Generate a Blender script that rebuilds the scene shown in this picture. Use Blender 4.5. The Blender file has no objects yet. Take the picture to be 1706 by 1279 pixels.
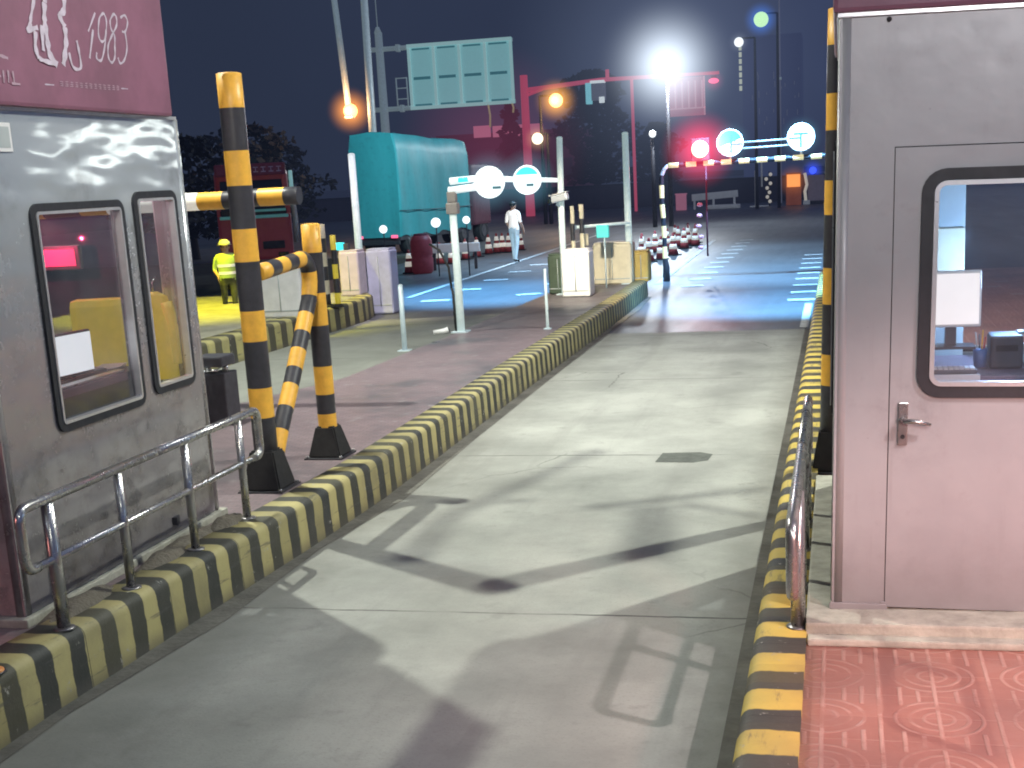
import bpy, bmesh, math, random
from mathutils import Vector, Matrix
random.seed(7)
PI = math.pi
sc = bpy.context.scene
COL = sc.collection

# ------------------------------------------------------------------ materials
def sl(c):  # sRGB 0-255 -> linear
    return tuple((x/255/12.92 if x/255 <= .04045 else ((x/255+.055)/1.055)**2.4) for x in c)

def mat(name, col, rough=.6, metal=0.0, noise=0.0, nscale=6.0, col2=None, bump=0.0, bscale=40.0, emit=None, estr=0.0, spec=.5):
    m = bpy.data.materials.new(name); m.use_nodes = True
    nt = m.node_tree; n = nt.nodes; l = nt.links
    b = n['Principled BSDF']
    b.inputs['Base Color'].default_value = (*col, 1)
    b.inputs['Roughness'].default_value = rough
    b.inputs['Metallic'].default_value = metal
    b.inputs['Specular IOR Level'].default_value = spec
    tc = n.new('ShaderNodeTexCoord')
    if noise > 0 or col2:
        nz = n.new('ShaderNodeTexNoise'); nz.inputs['Scale'].default_value = nscale
        nz.inputs['Detail'].default_value = 6; nz.inputs['Roughness'].default_value = .65
        l.new(tc.outputs['Object'], nz.inputs['Vector'])
        r = n.new('ShaderNodeValToRGB')
        c2 = col2 if col2 else tuple(c*(1-noise) for c in col)
        r.color_ramp.elements[0].position = .35; r.color_ramp.elements[1].position = .68
        r.color_ramp.elements[0].color = (*c2, 1); r.color_ramp.elements[1].color = (*col, 1)
        l.new(nz.outputs['Fac'], r.inputs['Fac']); l.new(r.outputs['Color'], b.inputs['Base Color'])
        mr = n.new('ShaderNodeMapRange'); mr.inputs['To Min'].default_value = min(1, rough+.15); mr.inputs['To Max'].default_value = max(.05, rough-.08)
        l.new(nz.outputs['Fac'], mr.inputs['Value']); l.new(mr.outputs['Result'], b.inputs['Roughness'])
    if bump > 0:
        bz = n.new('ShaderNodeTexNoise'); bz.inputs['Scale'].default_value = bscale; bz.inputs['Detail'].default_value = 4
        l.new(tc.outputs['Object'], bz.inputs['Vector'])
        bp = n.new('ShaderNodeBump'); bp.inputs['Strength'].default_value = bump; bp.inputs['Distance'].default_value = .02
        l.new(bz.outputs['Fac'], bp.inputs['Height']); l.new(bp.outputs['Normal'], b.inputs['Normal'])
    if emit:
        b.inputs['Emission Color'].default_value = (*emit, 1); b.inputs['Emission Strength'].default_value = estr
    return m

class NT:
    """tiny helper to write node maths"""
    def __init__(s, m): s.nt = m.node_tree; s.n = s.nt.nodes; s.l = s.nt.links
    def put(s, inp, v):
        if hasattr(v, 'is_output'): s.l.new(v, inp)
        else: inp.default_value = v
    def math(s, op, a, b=0.0, c=None, clamp=False):
        q = s.n.new('ShaderNodeMath'); q.operation = op; q.use_clamp = clamp
        s.put(q.inputs[0], a); s.put(q.inputs[1], b)
        if c is not None: s.put(q.inputs[2], c)
        return q.outputs[0]
    def noise(s, vec, scale, detail=5, rough=.6):
        q = s.n.new('ShaderNodeTexNoise'); q.inputs['Scale'].default_value = scale
        q.inputs['Detail'].default_value = detail; q.inputs['Roughness'].default_value = rough
        s.l.new(vec, q.inputs['Vector']); return q.outputs['Fac']
    def ramp(s, fac, stops):
        r = s.n.new('ShaderNodeValToRGB'); e = r.color_ramp.elements
        e[0].position, e[0].color = stops[0][0], (*stops[0][1], 1); e[1].position, e[1].color = stops[-1][0], (*stops[-1][1], 1)
        for p, c in stops[1:-1]: q = e.new(p); q.color = (*c, 1)
        s.l.new(fac, r.inputs['Fac']); return r.outputs['Color']
    def step(s, v, a, b):
        q = s.n.new('ShaderNodeMapRange'); q.interpolation_type = 'SMOOTHSTEP'
        s.put(q.inputs['Value'], v); q.inputs['From Min'].default_value = a; q.inputs['From Max'].default_value = b
        return q.outputs['Result']
    def mix(s, f, a, b, t='MIX'):
        q = s.n.new('ShaderNodeMixRGB'); q.blend_type = t
        s.put(q.inputs[0], f)
        for i, v in ((1, a), (2, b)):
            if hasattr(v, 'is_output'): s.l.new(v, q.inputs[i])
            else: q.inputs[i].default_value = (*v, 1)
        return q.outputs[0]
    def xyz(s):
        tc = s.n.new('ShaderNodeTexCoord'); sp = s.n.new('ShaderNodeSeparateXYZ')
        s.l.new(tc.outputs['Object'], sp.inputs[0]); return tc.outputs['Object'], sp.outputs[0], sp.outputs[1], sp.outputs[2]
    def bump(s, h, strength, dist=.02):
        bp = s.n.new('ShaderNodeBump'); bp.inputs['Strength'].default_value = strength; bp.inputs['Distance'].default_value = dist
        s.l.new(h, bp.inputs['Height']); s.l.new(bp.outputs['Normal'], s.n['Principled BSDF'].inputs['Normal'])

def newmat(name, rough=.7):
    m = bpy.data.materials.new(name); m.use_nodes = True
    m.node_tree.nodes['Principled BSDF'].inputs['Roughness'].default_value = rough
    return m, NT(m), m.node_tree.nodes['Principled BSDF']

def emat(name, col, s):
    m = bpy.data.materials.new(name); m.use_nodes = True
    b = m.node_tree.nodes['Principled BSDF']
    b.inputs['Base Color'].default_value = (*[min(.8, c*.6) for c in col], 1)
    b.inputs['Emission Color'].default_value = (*col, 1); b.inputs['Emission Strength'].default_value = s
    return m

def m_concrete(name, base, dark, joints=()):
    m, t, b = newmat(name, .75)
    v, x, y, z = t.xyz()
    n1 = t.noise(v, .7, 6, .65); n2 = t.noise(v, 5, 8, .7); n3 = t.noise(v, 60, 3, .6); n4 = t.noise(v, .25, 4, .6)
    c = t.ramp(n1, [(.3, dark), (.62, base), (1, tuple(min(1, q*1.12) for q in base))])
    c = t.mix(t.step(n2, .54, .72), c, tuple(q*.74 for q in base))
    c = t.mix(t.math('MULTIPLY', t.step(n3, .5, .78), .4), c, tuple(q*.5 for q in base))
    # faint tyre darkening: worn wheel tracks
    tr = None
    for x0 in (-2.85, -1.2):
        d = t.math('SUBTRACT', 1.0, t.step(t.math('ABSOLUTE', t.math('SUBTRACT', x, x0)), .05, .42))
        tr = d if tr is None else t.math('MAXIMUM', tr, d)
    tr = t.math('MULTIPLY', t.math('MULTIPLY', tr, t.step(n4, .4, .62)), .38)
    c = t.mix(tr, c, tuple(q*.38 for q in base))
    # oil spots
    c = t.mix(t.math('MULTIPLY', t.step(t.noise(v, 1.9, 4, .6), .62, .74), .36), c, tuple(q*.35 for q in base))
    # long soft smears along the driving direction and hairline cracks
    mp = t.n.new('ShaderNodeMapping'); mp.inputs['Scale'].default_value = (2.2, .22, 1); t.l.new(v, mp.inputs['Vector'])
    c = t.mix(t.math('MULTIPLY', t.step(t.noise(mp.outputs[0], 1.5, 6, .65), .5, .72), .26), c, tuple(q*.45 for q in base))
    vr = t.n.new('ShaderNodeTexVoronoi'); vr.feature = 'DISTANCE_TO_EDGE'; vr.inputs['Scale'].default_value = .42
    dv = t.n.new('ShaderNodeMixRGB'); dv.blend_type = 'ADD'; dv.inputs[0].default_value = .35; t.l.new(v, dv.inputs[1])
    nz4 = t.n.new('ShaderNodeTexNoise'); nz4.inputs['Scale'].default_value = 1.6; nz4.inputs['Detail'].default_value = 7; t.l.new(v, nz4.inputs['Vector']); t.l.new(nz4.outputs['Color'], dv.inputs[2])
    t.l.new(dv.outputs[0], vr.inputs['Vector'])
    crack = t.math('MULTIPLY', t.math('SUBTRACT', 1.0, t.step(vr.outputs['Distance'], .001, .006)), t.step(n4, .5, .62))
    c = t.mix(t.math('MULTIPLY', crack, .7), c, (.05, .05, .045))
    # grime gathering along both kerbs
    ed = t.math('MAXIMUM', t.math('SUBTRACT', 1.0, t.step(t.math('ADD', x, t.math('MULTIPLY', n2, -.5)), -3.75, -3.15)), t.step(t.math('ADD', x, t.math('MULTIPLY', n2, .35)), -.65, -.28))
    c = t.mix(t.math('MULTIPLY', ed, .48), c, (.10, .098, .085))
    # transverse slab joints
    wob = t.math('MULTIPLY', t.math('SUBTRACT', t.noise(v, 3, 3), .5), .05)
    for jy in joints:
        d = t.math('ABSOLUTE', t.math('ADD', t.math('SUBTRACT', y, jy), wob))
        c = t.mix(t.math('MULTIPLY', t.math('SUBTRACT', 1.0, t.step(d, .004, .016)), t.step(n1, .36, .56)), c, (.06, .06, .055))
    t.l.new(c, b.inputs['Base Color'])
    t.bump(t.math('ADD', n2, t.math('MULTIPLY', n3, .5)), .25, .01)
    return m

def m_stripes(name, ca, cb, period, phase=0.0, chip=(.35, .34, .3), axis=1, wob=.055, dirt=.5):
    m, t, b = newmat(name, .62)
    v, x, y, z = t.xyz(); co = (x, y, z)[axis]
    w = t.math('MULTIPLY', t.math('SUBTRACT', t.noise(v, 5, 3), .5), wob)
    f = t.math('FRACT', t.math('ADD', t.math('DIVIDE', t.math('ADD', co, w), period), phase))
    s = t.math('MULTIPLY', t.step(f, .0, .03), t.math('SUBTRACT', 1.0, t.step(f, .5, .53)))
    wn = t.n.new('ShaderNodeTexWhiteNoise'); wn.noise_dimensions = '1D'; t.l.new(t.math('FLOOR', t.math('DIVIDE', co, period/2)), wn.inputs['W'])
    c = t.mix(s, cb, ca)
    c = t.mix(t.math('MULTIPLY', wn.outputs['Value'], .38), c, tuple((p_+q_)*.32 for p_, q_ in zip(ca, cb)))
    nz = t.noise(v, 9, 8, .75); n2 = t.noise(v, 2.2, 5, .6)
    c = t.mix(t.step(nz, .62, .66), c, chip)
    scr = t.n.new('ShaderNodeMapping'); scr.inputs['Scale'].default_value = (6, 1.2, 14); t.l.new(v, scr.inputs['Vector'])
    c = t.mix(t.math('MULTIPLY', t.step(t.noise(scr.outputs[0], 1.6, 5, .7), .58, .68), .6), c, (.07, .07, .065))
    c = t.mix(t.math('MULTIPLY', t.step(n2, .42, .75), dirt), c, (.09, .085, .07))
    jf = t.math('FRACT', t.math('DIVIDE', co, .816)); c = t.mix(t.math('MULTIPLY', t.math('SUBTRACT', 1.0, t.step(jf, .004, .014)), .75), c, (.02, .02, .02))
    low = t.math('SUBTRACT', 1.0, t.step(t.math('ADD', z, t.math('MULTIPLY', n2, .08)), .03, .14))
    c = t.mix(t.math('MULTIPLY', low, .6), c, (.09, .085, .075))
    t.l.new(c, b.inputs['Base Color']); t.bump(nz, .35, .015)
    return m

M = {}
YEL = (.72, .40, .025); BLK = (.018, .018, .020)
M['pole_yellow'] = mat('pole_yellow', (.88, .47, .06), .42, noise=.22, nscale=9, bump=.05)
M['pole_black'] = mat('pole_black', (.048, .048, .058), .38, noise=.4, nscale=8, bump=.05)
M['rubber'] = mat('rubber', (.015, .015, .016), .65, noise=.3, nscale=20)
M['steel'] = mat('steel', (.55, .54, .52), .24, .9, noise=.3, nscale=9, bump=.03)
M['steel_dark'] = mat('steel_dark', (.26, .25, .25), .35, .8, noise=.35, nscale=7)
M['white_paint'] = mat('white_paint', (.72, .76, .73), .45, noise=.22, nscale=8, emit=(.72, 1, .95), estr=.30)  # self-glow in place of lamp light on the white posts
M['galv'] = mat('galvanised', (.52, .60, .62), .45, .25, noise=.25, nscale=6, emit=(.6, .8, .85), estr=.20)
M['dark_metal'] = mat('dark_metal', (.05, .05, .06), .5, .3, noise=.3)
M['dark_panel'] = mat('dark_panel', (.06, .06, .07), .45, noise=.3, nscale=12)
M['trim'] = mat('alu_trim', (.66, .66, .66), .28, .6, noise=.15, nscale=12)
M['gasket'] = mat('gasket', (.018, .020, .026), .5, noise=.3, nscale=20)
M['maroon'] = mat('maroon_fascia', (.225, .09, .14), .5, noise=.28, nscale=2.2, bump=.03, bscale=8)
M['letter'] = mat('letter_white', (.55, .48, .56), .55, noise=.25, nscale=20)
M['letter_dim'] = mat('letter_dim', (.42, .30, .36), .55, noise=.2, nscale=20)
M['booth_paint'] = mat('booth_paint', (.30, .315, .37), .42, .15, noise=.10, nscale=1.6, bump=.02, bscale=5)
M['seam'] = mat('seam', (.03, .028, .03), .8, noise=.2)
M['plinth'] = mat('plinth_concrete', (.47, .46, .38), .8, noise=.4, nscale=7, bump=.25)
M['cabinet'] = mat('cabinet_grey', (.38, .42, .42), .55, noise=.1)
M['interior_dark'] = mat('interior_dark', (.10, .10, .13), .7, noise=.25, nscale=3)
M['desk'] = mat('desk', (.16, .13, .17), .45, noise=.2, nscale=5)
M['plastic_white'] = mat('plastic_white', (.74, .74, .73), .5, noise=.15, nscale=5)
M['plastic_cream'] = mat('plastic_cream', (.66, .60, .44), .5, noise=.18, nscale=5)
M['ochre'] = mat('ochre', (.50, .36, .10), .6, noise=.25, nscale=6)
M['green_box'] = mat('green_box', (.055, .085, .055), .6, noise=.3)
M['red_cone'] = mat('cone_red', (.42, .05, .05), .55, noise=.25, nscale=8)
M['band_white'] = mat('band_white', (.80, .78, .70), .45, noise=.12, nscale=14, emit=(1, .95, .82), estr=.38)  # self-glow for light thrown back by the bands
M['band_yellow'] = mat('band_yellow', (.85, .74, .36), .45, noise=.15, nscale=14, emit=(1, .88, .45), estr=.55)  # warm self-glow in place of lamp light on the bands
M['tarp'] = None
M['teal_sign'] = mat('teal_sign', (.22, .42, .44), .5, noise=.18, nscale=1.2, emit=(.36, .78, .82), estr=.48)  # self-glow in place of lamp light on the sign back
M['sign_white'] = mat('sign_white', (.8, .84, .84), .4, noise=.06, emit=(.9, 1, 1), estr=.62)  # self-glow for light thrown back by the sign face
M['sign_cyan'] = mat('sign_cyan', (.06, .60, .68), .4, noise=.06, emit=(.03, .70, .85), estr=.75)  # same self-glow on the cyan parts of the signs
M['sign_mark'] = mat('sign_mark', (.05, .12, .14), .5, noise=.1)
M['red_steel'] = mat('red_gantry_steel', (.42, .09, .12), .45, .1, noise=.2, nscale=2, emit=(.9, .12, .24), estr=.42)  # self-glow stands in for red lamp light on the steel
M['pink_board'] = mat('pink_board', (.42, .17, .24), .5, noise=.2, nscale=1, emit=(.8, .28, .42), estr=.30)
M['skin'] = mat('skin', (.52, .33, .24), .5, noise=.1)
M['hair'] = mat('hair', (.012, .011, .012), .5, noise=.3)
M['white_cloth'] = mat('white_cloth', (.80, .80, .76), .85, noise=.12, nscale=9, bump=.2, bscale=12, emit=(1, 1, .95), estr=.55)  # self-glow in place of lamp light on the shirt
M['pale_jean'] = mat('pale_jean', (.45, .62, .74), .85, noise=.25, nscale=10, bump=.2, emit=(.6, .9, 1), estr=.30)  # self-glow, as on the shirt
M['dark_cloth'] = mat('dark_cloth', (.07, .08, .06), .85, noise=.3, nscale=9)
M['hivis'] = mat('hi_vis', (.45, .62, .16), .7, noise=.15, nscale=9, emit=(.7, 1, .3), estr=.05)
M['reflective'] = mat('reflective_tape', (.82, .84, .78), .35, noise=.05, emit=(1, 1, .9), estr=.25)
M['helmet'] = mat('helmet_white', (.78, .80, .62), .35, noise=.08)
M['red_cab'] = mat('red_cab', (.26, .04, .05), .35, noise=.2, nscale=3, emit=(.9, .15, .2), estr=.03)
M['dark_red'] = mat('dark_red', (.09, .025, .04), .6, noise=.3, emit=(.6, .12, .26), estr=.028)
M['glass_dark'] = mat('glass_dark', (.02, .03, .035), .08, noise=.1)
M['tyre'] = mat('tyre', (.016, .016, .017), .8, noise=.3)
M['foliage'] = mat('foliage', (.013, .017, .018), .8, noise=.5, nscale=1.2)
M['foliage2'] = mat('foliage_light', (.021, .026, .026), .8, noise=.4, nscale=1.5)
M['bark'] = mat('bark', (.06, .05, .045), .9, noise=.3)
M['paint_line'] = mat('road_paint', (.62, .64, .62), .6, noise=.35, nscale=7)
M['yellow_box'] = mat('yellow_glow', (.62, .48, .06), .6, noise=.3, nscale=6, emit=(1, .82, .08), estr=.22)  # self-glow stands in for yellow light
M['dark_housing'] = mat('lamp_housing', (.10, .10, .11), .5, noise=.2)
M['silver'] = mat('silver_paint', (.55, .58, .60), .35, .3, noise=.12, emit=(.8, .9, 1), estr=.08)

E_ = {}
E_['white'] = emat('lamp_white', (1, .98, .93), 9)
E_['orange'] = emat('lamp_orange', (1, .60, .20), 3.2)
E_['warm'] = emat('lamp_warm', (1, .86, .62), 2.2)
E_['red'] = emat('signal_red', (1, .55, .38), 3.2)
E_['pink'] = emat('lamp_pink', (1, .12, .25), 1.6)
E_['blue'] = emat('lamp_blue', (.05, .10, 1), 1.6)
E_['cyan'] = emat('lamp_cyan', (.05, .85, .95), 1.0)
E_['green'] = emat('lamp_green', (.62, 1, .42), 1.1)
E_['soft'] = emat('lamp_soft', (.92, .98, 1), 1.4)
E_['panel'] = emat('panel_orange', (1, .38, .10), 1.1)
E_['screen'] = emat('screen_white', (.95, 1, 1), .85)
E_['screen2'] = emat('screen_warm', (1, .93, .88), .95)
E_['redpanel'] = emat('panel_red', (1, .08, .22), .75)
E_['strip'] = emat('strip_light', (.72, .78, .62), .7)
E_['bluewash'] = emat('screen_blue', (.15, .35, .9), .5)

# retro tarp with folds
def m_tarp():
    m, t, b = newmat('truck_tarp', .55)
    v, x, y, z = t.xyz()
    mp = t.n.new('ShaderNodeMapping'); mp.inputs['Scale'].default_value = (1, .9, .25); t.l.new(v, mp.inputs['Vector'])
    n1 = t.noise(mp.outputs[0], 1.3, 5, .6); n2 = t.noise(v, 6, 4)
    c = t.ramp(n1, [(.3, (.03, .26, .29)), (.55, (.04, .33, .37)), (.8, (.06, .40, .45))])
    c = t.mix(t.math('MULTIPLY', t.step(n2, .5, .8), .3), c, (.02, .10, .11))
    t.l.new(c, b.inputs['Base Color']); t.bump(n1, .25, .10)
    return m
M['tarp'] = m_tarp()

def m_asphalt():
    m, t, b = newmat('asphalt', .62)
    v, x, y, z = t.xyz()
    n1 = t.noise(v, .22, 6, .65); n2 = t.noise(v, 40, 4, .6)
    mp = t.n.new('ShaderNodeMapping'); mp.inputs['Scale'].default_value = (1.6, .16, 1); t.l.new(v, mp.inputs['Vector'])
    n3 = t.noise(mp.outputs[0], 1.1, 5, .6)
    c = t.ramp(n1, [(.3, (.07, .075, .08)), (.7, (.13, .135, .14))])
    c = t.mix(t.math('MULTIPLY', t.step(n3, .45, .75), .55), c, (.13, .135, .14))
    c = t.mix(t.math('MULTIPLY', t.step(n2, .5, .8), .5), c, (.03, .03, .03))
    t.l.new(c, b.inputs['Base Color'])
    t.l.new(t.math('ADD', t.math('MULTIPLY', n3, -.25), .60), b.inputs['Roughness'])
    t.bump(n2, .3, .01)
    return m
M['asphalt'] = m_asphalt()
M['ground'] = mat('ground_dark', (.040, .042, .045), .85, noise=.4, nscale=.15, bump=.2, bscale=4)
M['verge'] = mat('verge_soil', (.06, .075, .045), .9, noise=.4, nscale=1.5, bump=.4, bscale=6)
M['concrete'] = m_concrete('lane_concrete', (.365, .372, .335), (.205, .212, .19), joints=(7.02, 11.35, 15.7, 20.05))
M['concrete2'] = m_concrete('lane_concrete_b', (.40, .42, .36), (.26, .27, .23), joints=(9.5, 13.8, 18.2, 22.5))
M['gutter'] = mat('gutter', (.15, .145, .125), .85, noise=.45, nscale=3, bump=.4, bscale=25)

def m_pavers():
    m, t, b = newmat('island_pavers', .72)
    v, x, y, z = t.xyz()
    br = t.n.new('ShaderNodeTexBrick'); br.inputs['Scale'].default_value = 5.0
    br.inputs['Color1'].default_value = (.215, .160, .170, 1); br.inputs['Color2'].default_value = (.175, .130, .140, 1)
    br.inputs['Mortar'].default_value = (.11, .095, .105, 1); br.inputs['Mortar Size'].default_value = .018
    t.l.new(v, br.inputs['Vector'])
    n1 = t.noise(v, .9, 6, .65); n2 = t.noise(v, 7, 5)
    c = t.mix(t.step(n1, .45, .68), br.outputs['Color'], (.11, .10, .108))
    c = t.mix(t.math('MULTIPLY', t.step(n2, .56, .75), .6), c, (.30, .28, .285))
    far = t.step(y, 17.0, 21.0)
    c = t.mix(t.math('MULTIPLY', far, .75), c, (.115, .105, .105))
    t.l.new(c, b.inputs['Base Color']); t.bump(n2, .3, .01)
    t.l.new(t.math('ADD', t.math('MULTIPLY', n1, -.75), .80), b.inputs['Roughness'])
    return m
M['pavers'] = m_pavers()

def m_tiles():
    m, t, b = newmat('red_tiles', .42)
    v, x, y, z = t.xyz()
    P = .225
    ux = t.math('ADD', x, .065 + 10*P*3); uy = t.math('ADD', y, 10*P*3 - .07)
    w = t.math('MULTIPLY', t.math('SUBTRACT', t.noise(v, 14, 3), .5), .008)
    ux = t.math('ADD', ux, w); uy = t.math('ADD', uy, w)
    u = t.math('FRACT', t.math('DIVIDE', ux, P)); q = t.math('FRACT', t.math('DIVIDE', uy, P))
    # mirrored double tile: arcs centred on every second edge
    u2 = t.math('PINGPONG', t.math('DIVIDE', ux, P), 1.0)
    q2 = t.math('PINGPONG', t.math('DIVIDE', uy, P), 1.0)
    r = t.math('SQRT', t.math('ADD', t.math('POWER', u2, 2.0), t.math('POWER', q2, 2.0)))
    def line(val, at, wd): return t.math('SUBTRACT', 1.0, t.step(t.math('ABSOLUTE', t.math('SUBTRACT', val, at)), wd*.4, wd))
    def edge(f, wd): return t.math('MAXIMUM', t.math('SUBTRACT', 1.0, t.step(f, wd*.4, wd)), t.step(f, 1-wd, 1-wd*.4))
    L = t.math('MULTIPLY', edge(u, .05), 1.0)
    L = t.math('MAXIMUM', L, t.math('MULTIPLY', edge(q, .03), .35))
    arcs = t.math('MAXIMUM', t.math('MAXIMUM', line(r, .26, .045), line(r, .50, .045)), line(r, .74, .045))
    L = t.math('MAXIMUM', L, t.math('MULTIPLY', arcs, .7))
    # short straight joints outside the arcs
    out = t.step(r, .78, .82)
    dash = t.math('MULTIPLY', t.math('MAXIMUM', line(u, .38, .05), line(u, .70, .05)), t.math('MULTIPLY', out, t.step(q2, .55, .62)))
    L = t.math('MAXIMUM', L, t.math('MULTIPLY', dash, .9))
    n1 = t.noise(v, 2.2, 6, .65); n2 = t.noise(v, 11, 6, .7); n3 = t.noise(v, 1.1, 3, .5)
    wear = t.step(t.noise(v, 5, 5), .36, .55)
    L = t.math('MULTIPLY', L, t.math('ADD', t.math('MULTIPLY', wear, .75), .15))
    c = t.ramp(n1, [(.3, (.25, .095, .072)), (.52, (.40, .165, .125)), (.8, (.50, .26, .21))])
    # per tile tone
    wn = t.n.new('ShaderNodeTexWhiteNoise'); wn.noise_dimensions = '2D'
    cb = t.n.new('ShaderNodeCombineXYZ'); t.l.new(t.math('FLOOR', t.math('DIVIDE', ux, P)), cb.inputs[0]); t.l.new(t.math('FLOOR', t.math('DIVIDE', uy, P)), cb.inputs[1])
    t.l.new(cb.outputs[0], wn.inputs['Vector'])
    c = t.mix(t.math('MULTIPLY', wn.outputs['Value'], .35), c, (.20, .075, .062))
    c = t.mix(t.math('MULTIPLY', t.step(wn.outputs['Value'], .955, .96), .8), c, (.36, .27, .24))
    c = t.mix(t.math('MULTIPLY', t.step(n2, .52, .76), .45), c, (.36, .21, .18))
    c = t.mix(t.math('MULTIPLY', L, .68), c, (.60, .38, .32))
    c = t.mix(t.math('MULTIPLY', t.step(n3, .42, .66), .55), c, (.15, .062, .055))
    edge_d = t.math('SUBTRACT', 1.0, t.step(t.math('ADD', x, t.math('MULTIPLY', n2, .05)), -.12, -.04))
    c = t.mix(t.math('MULTIPLY', edge_d, .7), c, (.26, .15, .11))
    t.l.new(c, b.inputs['Base Color']); t.bump(t.math('ADD', t.math('MULTIPLY', L, .6), t.math('MULTIPLY', n2, .3)), .5, .01)
    return m
M['tiles'] = m_tiles()
M['kerb_near'] = m_stripes('kerb_stripes', (.42, .37, .16), (.026, .030, .030), .272, .02, dirt=.40)
M['kerb_right'] = m_stripes('kerb_stripes_right', (.60, .45, .09), (.030, .033, .036), .42, .20, dirt=.3)
M['kerb_far'] = m_stripes('kerb_stripes_far', (.46, .42, .17), (.05, .05, .035), .45, 0, dirt=.3)

def m_booth_steel():
    m, t, b = newmat('booth_steel', .36)
    v, x, y, z = t.xyz()
    n1 = t.noise(v, 1.6, 5, .6); n2 = t.noise(v, 6, 6, .7)
    mp = t.n.new('ShaderNodeMapping'); mp.inputs['Scale'].default_value = (1, .25, 3); t.l.new(v, mp.inputs['Vector'])
    n3 = t.noise(mp.outputs[0], 4, 4)
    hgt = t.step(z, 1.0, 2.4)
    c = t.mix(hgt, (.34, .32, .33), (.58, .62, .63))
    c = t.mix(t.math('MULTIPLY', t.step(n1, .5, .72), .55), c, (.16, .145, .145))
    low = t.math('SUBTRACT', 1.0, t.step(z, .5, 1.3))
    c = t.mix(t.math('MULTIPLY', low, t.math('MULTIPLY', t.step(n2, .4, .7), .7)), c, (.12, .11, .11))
    t.l.new(c, b.inputs['Base Color']); b.inputs['Metallic'].default_value = .50
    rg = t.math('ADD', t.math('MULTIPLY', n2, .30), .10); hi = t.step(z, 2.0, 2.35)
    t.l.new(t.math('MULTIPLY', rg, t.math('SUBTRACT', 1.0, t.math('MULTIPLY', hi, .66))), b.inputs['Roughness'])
    mq = t.n.new('ShaderNodeMapping'); mq.inputs['Scale'].default_value = (1, .9, 2.2); t.l.new(v, mq.inputs['Vector'])
    t.bump(t.noise(mq.outputs[0], 2.6, 1.2, .4), .30, .03)
    return m
M['booth_steel'] = m_booth_steel()

def m_booth_paint():
    m, t, b = newmat('booth_paint_worn', .42)
    v, x, y, z = t.xyz()
    n1 = t.noise(v, 1.3, 5, .6); n2 = t.noise(v, 7, 7, .7); n3 = t.noise(v, 28, 4, .7)
    c = t.ramp(n1, [(.3, (.30, .30, .31)), (.7, (.37, .37, .375))])
    c = t.mix(t.math('MULTIPLY', t.step(n2, .55, .75), .25), c, (.22, .21, .205))
    low = t.math('SUBTRACT', 1.0, t.step(t.math('ADD', z, t.math('MULTIPLY', n2, .35)), .15, .75))
    c = t.mix(t.math('MULTIPLY', low, .55), c, (.13, .12, .115))
    dx = t.math('SUBTRACT', x, -.70); dz = t.math('SUBTRACT', z, .98)
    rr = t.math('SQRT', t.math('ADD', t.math('MULTIPLY', dx, dx), t.math('MULTIPLY', t.math('MULTIPLY', dz, dz), .6)))
    hand = t.math('MULTIPLY', t.math('SUBTRACT', 1.0, t.step(rr, .02, .24)), t.step(n2, .35, .7))
    c = t.mix(t.math('MULTIPLY', hand, .5), c, (.14, .13, .125))
    mp = t.n.new('ShaderNodeMapping'); mp.inputs['Scale'].default_value = (9, 9, .5); t.l.new(v, mp.inputs['Vector'])
    c = t.mix(t.math('MULTIPLY', t.step(t.noise(mp.outputs[0], 1.4, 5, .7), .56, .78), .22), c, (.20, .19, .18))
    c = t.mix(t.math('MULTIPLY', t.step(n3, .70, .73), .35), c, (.16, .15, .15))
    t.l.new(c, b.inputs['Base Color']); b.inputs['Metallic'].default_value = .1
    t.l.new(t.math('ADD', t.math('MULTIPLY', n2, .25), .28), b.inputs['Roughness'])
    t.bump(n1, .25, .03)
    return m
M['booth_paint'] = m_booth_paint()

def m_glass(name, tint, op):
    m = bpy.data.materials.new(name); m.use_nodes = True
    nt = m.node_tree; n = nt.nodes; l = nt.links
    n.remove(n['Principled BSDF'])
    tr = n.new('ShaderNodeBsdfTransparent'); tr.inputs[0].default_value = (*tint, 1)
    gl = n.new('ShaderNodeBsdfGlossy'); gl.inputs['Roughness'].default_value = .06
    gl.inputs['Color'].default_value = (.9, .92, .95, 1)
    fr = n.new('ShaderNodeFresnel'); fr.inputs['IOR'].default_value = 1.5
    ad = n.new('ShaderNodeMath'); ad.operation = 'ADD'; ad.inputs[1].default_value = op; l.new(fr.outputs[0], ad.inputs[0])
    mx = n.new('ShaderNodeMixShader'); l.new(ad.outputs[0], mx.inputs[0]); l.new(tr.outputs[0], mx.inputs[1]); l.new(gl.outputs[0], mx.inputs[2])
    df = n.new('ShaderNodeBsdfDiffuse'); df.inputs['Color'].default_value = (.55, .56, .60, 1)
    m2 = n.new('ShaderNodeMixShader'); tc = n.new('ShaderNodeTexCoord'); nz = n.new('ShaderNodeTexNoise'); nz.inputs['Scale'].default_value = 2.2; nz.inputs['Detail'].default_value = 6
    l.new(tc.outputs['Object'], nz.inputs['Vector']); mr = n.new('ShaderNodeMapRange'); mr.inputs['From Min'].default_value = .3; mr.inputs['From Max'].default_value = .75; mr.inputs['To Min'].default_value = .03; mr.inputs['To Max'].default_value = .15
    l.new(nz.outputs['Fac'], mr.inputs['Value']); l.new(mr.outputs[0], m2.inputs[0]); l.new(mx.outputs[0], m2.inputs[1]); l.new(df.outputs[0], m2.inputs[2])
    l.new(m2.outputs[0], n['Material Output'].inputs['Surface'])
    return m
M['glass'] = m_glass('window_glass', (.82, .84, .88), .03)

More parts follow.
